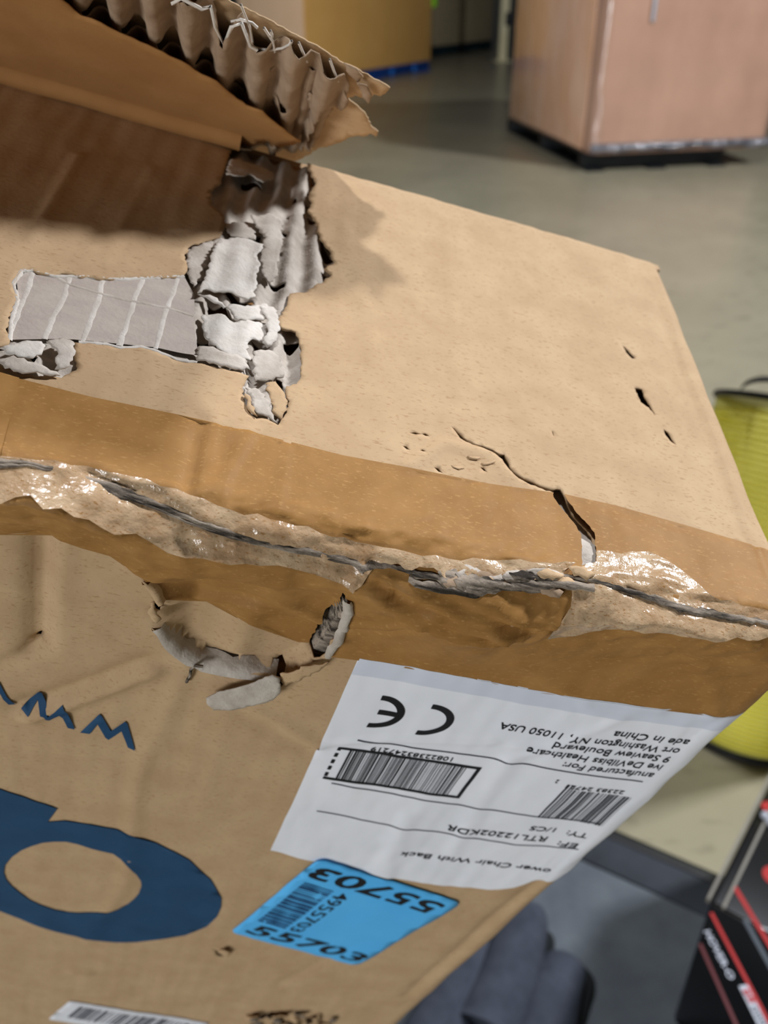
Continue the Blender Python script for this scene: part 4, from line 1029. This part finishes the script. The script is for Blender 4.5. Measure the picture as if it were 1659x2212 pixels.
# ------------------------------------------------------------------ yellow net basket
RBK, HBK = 0.20, 0.80
bn = ground(1800, 880, HBK); bdir = bn[:2] / np.linalg.norm(bn[:2])
bc = np.array([bn[0] + bdir[0] * RBK, bn[1] + bdir[1] * RBK, 0.0])
bk = empty('net_basket', tuple(bc), math.atan2(bdir[1], bdir[0]), 'tall yellow ribbed net basket with black rim and slanted opening', 'basket')
SLOPE = 0.50                                   # the opening dips towards the far side (+x)
def ring_mesh(R0, r, tilt=0.0, n=72, m_=6):
    V = []
    for i in range(n):
        a = 2 * math.pi * i / n
        for j in range(m_):
            b = 2 * math.pi * j / m_; x = (R0 + r * math.cos(b)) * math.cos(a)
            V.append((x, (R0 + r * math.cos(b)) * math.sin(a), r * math.sin(b) - tilt * (x + R0)))
    F_ = [(i * m_ + j, ((i + 1) % n) * m_ + j, ((i + 1) % n) * m_ + (j + 1) % m_, i * m_ + (j + 1) % m_) for i in range(n) for j in range(m_)]
    return np.array(V), F_
V = []; n = 72
for lv in (0, 1):
    for i in range(n):
        x, y = RBK * math.cos(2 * math.pi * i / n), RBK * math.sin(2 * math.pi * i / n)
        V.append((x, y, 0.01 if lv == 0 else HBK - SLOPE * (x + RBK)))
F_ = [(i, (i + 1) % n, n + (i + 1) % n, n + i) for i in range(n)]
build('net_wall', np.array(V), F_, M['mesh_y'], bk, thick=0.002)
nr = 60
for i in range(nr):
    f_ = i / nr
    V, F_ = ring_mesh(RBK + 0.001, 0.0030, SLOPE * f_)
    c = build('rib', V, F_, M['rib_y'], bk); c.location = (0, 0, 0.03 + (HBK - 0.05) * f_)
V, F_ = ring_mesh(RBK + 0.002, 0.007, SLOPE); rim = build('black_rim', V, F_, M['black'], bk); rim.location = (0, 0, HBK)
V, F_ = ring_mesh(RBK + 0.002, 0.008); rim = build('black_base', V, F_, M['black'], bk); rim.location = (0, 0, 0.01)
V = [(0, 0, 0.004)] + [(RBK * math.cos(2 * math.pi * i / n), RBK * math.sin(2 * math.pi * i / n), 0.004) for i in range(n)]
build('net_floor', np.array(V), [(0, 1 + i, 1 + (i + 1) % n) for i in range(n)], M['mesh_y'], bk, thick=0.002)
# black carrying strap sewn to the rim
V = []
c0 = np.array([-RBK * math.cos(0.62), RBK * math.sin(0.62)])
for k in range(17):
    q_ = math.pi * k / 16
    for dx, dz in ((-0.006, 0), (0.006, 0), (0.006, 0.006), (-0.006, 0.006)):
        V.append((c0[0] + dx, c0[1] - 0.05 * math.cos(q_) - 0.02, HBK - 0.02 + 0.03 * math.sin(q_) + dz))
F_ = [(k * 4 + j, k * 4 + (j + 1) % 4, k * 4 + 4 + (j + 1) % 4, k * 4 + 4 + j) for k in range(16) for j in range(4)]
build('carry_strap', np.array(V), F_, M['black'], bk)

# ------------------------------------------------------------------ floor mat
m0 = ground(1335, 1815); m1 = ground(1580, 1922)
rz, _ = frame_from(m0, m1)
mt_ = empty('floor_mat', tuple(m0), rz, 'slate grey floor mat with a dark border, beside the concrete', 'mat')
bandd = 0.085
bbox('mat_centre', -0.7, 0.75, -1.3, -bandd, 0.0, 0.012, M['mat'], mt_, 0.002)
bbox('mat_border', -0.7, 0.75, -bandd + 0.001, -0.014, 0.0, 0.014, M['mat_edge'], mt_, 0.003)
bbox('mat_rim', -0.7, 0.75, -0.012, 0.014, 0.0, 0.010, M['black'], mt_, 0.004)

# ------------------------------------------------------------------ dark folded fabric on the mat
def fold_tube(name, px, radii, mat, parent, flat=0.55, org=None):
    pts = [ground(a, b, 0.014) for a, b in px]
    V = []; F_ = []; m_ = 16; n = len(pts)
    # resample smoothly
    P = np.array(pts)[:, :2]; k = np.linspace(0, n - 1, 26)
    X = np.interp(k, np.arange(n), P[:, 0]); Y = np.interp(k, np.arange(n), P[:, 1]); Rr = np.interp(k, np.arange(n), radii)
    ker = np.ones(5) / 5
    X[2:-2] = np.convolve(X, ker, 'valid'); Y[2:-2] = np.convolve(Y, ker, 'valid')
    for i in range(26):
        d = np.array([X[min(i + 1, 25)] - X[max(i - 1, 0)], Y[min(i + 1, 25)] - Y[max(i - 1, 0)]]); d /= np.linalg.norm(d) + 1e-9
        nx = np.array([-d[1], d[0]]); r = Rr[i] * (math.sin(min(1, (i + 0.15) / 5) * math.pi / 2) ** 0.7)
        for j in range(m_):
            a = 2 * math.pi * j / m_
            V.append((X[i] + nx[0] * r * math.cos(a) - org[0], Y[i] + nx[1] * r * math.cos(a) - org[1], 0.0145 + r * flat * (1 + math.sin(a)) - org[2]))
    F_ = [(i * m_ + j, i * m_ + (j + 1) % m_, (i + 1) * m_ + (j + 1) % m_, (i + 1) * m_ + j) for i in range(25) for j in range(m_)]
    F_ += [tuple(range(m_)), tuple(reversed(range(25 * m_, 26 * m_)))]
    return build(name, np.array(V), F_, mat, parent)
co_ = ground(1120, 2180); co_[2] = 0.0
dc = empty('folded_fabric', tuple(co_), 0, 'dark slate fabric in rounded folds lying on the mat beside the carton', 'fabric')
fold_tube('fabric_fold', [(1128, 1960), (1130, 2010), (1110, 2090), (1080, 2180), (1040, 2280)], [0.026, 0.040, 0.046, 0.05, 0.055], M['cloth'], dc, 0.9, co_)
fold_tube('fabric_fold', [(1232, 2066), (1216, 2110), (1190, 2170), (1170, 2250), (1140, 2330)], [0.018, 0.036, 0.044, 0.048, 0.05], M['cloth'], dc, 0.8, co_)
fold_tube('fabric_fold', [(1050, 2010), (1030, 2070), (1000, 2150), (960, 2240), (920, 2330)], [0.02, 0.036, 0.044, 0.05, 0.055], M['cloth'], dc, 0.9, co_)
fold_tube('dark_fold', [(1168, 2005), (1180, 2040), (1160, 2090), (1130, 2150), (1100, 2240)], [0.008, 0.016, 0.012, 0.012, 0.012], M['cloth_dark'], dc, 0.6, co_)  # slim near-black tubes beside the larger folds
fold_tube('dark_fold', [(1258, 2085), (1268, 2130), (1258, 2170), (1240, 2230), (1220, 2300)], [0.006, 0.014, 0.012, 0.012, 0.012], M['cloth_dark'], dc, 0.6, co_)

# ------------------------------------------------------------------ black and red retail carton, bottom right
ZT = 0.30
def lvl(px, py): return ground(px, py, ZT)
e0 = lvl(1500, 2010); e1 = lvl(1640, 2330)      # near left edge of the lid runs down the picture
a0 = lvl(1530, 1960); a1 = lvl(1690, 1640)
ux = (a1 - a0)[:2]; ux /= np.linalg.norm(ux)
rzb = math.atan2(ux[1], ux[0])
bx_ = empty('retail_carton', (a0[0], a0[1], 0.013), rzb, 'black retail carton with red stripes and white print, standing on the mat', 'carton')
LX, LY = 0.36, 0.42
bbox('carton_body', 0, LX, -LY, 0, 0.0, ZT, M['gloss_black'], bx_, 0.006)
bbox('board_edge', 0.0, LX, 0.001, 0.005, ZT - 0.004, ZT + 0.004, M['grey_strip'], bx_)
bbox('board_edge', 0.0, LX, -0.020, -0.016, ZT - 0.001, ZT + 0.004, M['grey_strip'], bx_)
inv = np.array([[math.cos(rzb), math.sin(rzb)], [-math.sin(rzb), math.cos(rzb)]])
def lid(px, py):
    p = lvl(px, py) - np.array([a0[0], a0[1], 0]); q_ = inv @ p[:2]; return q_
def lid_strip(name, p, q_, w, mat, z=ZT + 0.0012):
    A, B = lid(*p), lid(*q_); d = (B - A) / np.linalg.norm(B - A); nn = np.array([-d[1], d[0]]) * w / 2
    V = [(*(A + nn), z), (*(A - nn), z), (*(B - nn), z), (*(B + nn), z)]
    V += [(x, y, z - 0.0008) for x, y, _ in V]
    return build(name, np.array(V), [(0, 3, 2, 1), (4, 5, 6, 7), (0, 1, 5, 4), (1, 2, 6, 5), (2, 3, 7, 6), (3, 0, 4, 7)], mat, bx_, False)
lid_strip('red_stripe', (1582, 1928), (1690, 2110), 0.006, M['red'])
lid_strip('grey_stripe', (1604, 2000), (1680, 2140), 0.006, M['mat'])
lid_strip('red_stripe', (1532, 1985), (1675, 2260), 0.0045, M['red'])
lid_strip('dark_red_stripe', (1508, 2052), (1600, 2260), 0.0045, M['dark_red'])
def lid_disc(px, py, r, mat, name):
    c = lid(px, py); n = 28; V = [(c[0] + r * math.cos(2 * math.pi * i / n), c[1] + r * math.sin(2 * math.pi * i / n), ZT + 0.0012) for i in range(n)]
    V += [(x, y, z - 0.0008) for x, y, z in V]
    build(name, np.array(V), [tuple(range(n)), tuple(reversed(range(n, 2 * n)))] + [(i, n + i, n + (i + 1) % n, (i + 1) % n) for i in range(n)], mat, bx_, False)
lid_disc(1668, 1905, 0.016, M['red'], 'red_dot')
lid_disc(1655, 1756, 0.010, M['red'], 'red_dot')
lid_strip('white_pill', (1600, 2142), (1665, 2275), 0.011, M['silver'])
def lid_text(body, p, q_, h, mat, name, bold=0.0, up=1):
    V, F_ = text_mesh(body, bold); A, B = lid(*p), lid(*q_); L = np.linalg.norm(B - A); d = (B - A) / L; e_ = np.array([-d[1], d[0]]) * up
    x0, x1 = V[:, 0].min(), V[:, 0].max()
    P = [(*(A + d * (v[0] - x0) / (x1 - x0) * L + e_ * v[1] / 0.7 * h), ZT + 0.0018) for v in V]
    build(name, np.array(P), F_, mat, bx_, False)
lid_text('HOVER-O', (1516, 2026), (1570, 2130), 0.0085, M['silver'], 'printed_text', 0.02)
lid_text('88', (1597, 2152), (1616, 2182), 0.008, M['red'], 'printed_text', 0.02)
lid_text('ooo', (1617, 2188), (1640, 2230), 0.008, M['ink'], 'printed_text', 0.01)
# chrome beads at the far corner
for i, (px, py) in enumerate(((1646, 1778), (1656, 1790), (1664, 1800))):
    c = lid(px, py)
    bm = bmesh.new(); bmesh.ops.create_icosphere(bm, subdivisions=2, radius=0.006)
    me = bpy.data.meshes.new('chrome_bead'); bm.to_mesh(me); bm.free(); me.materials.append(M['silver'])
    o = bpy.data.objects.new('chrome_bead', me); scene.collection.objects.link(o); o.parent = bx_; o.location = (c[0], c[1], ZT + 0.005)
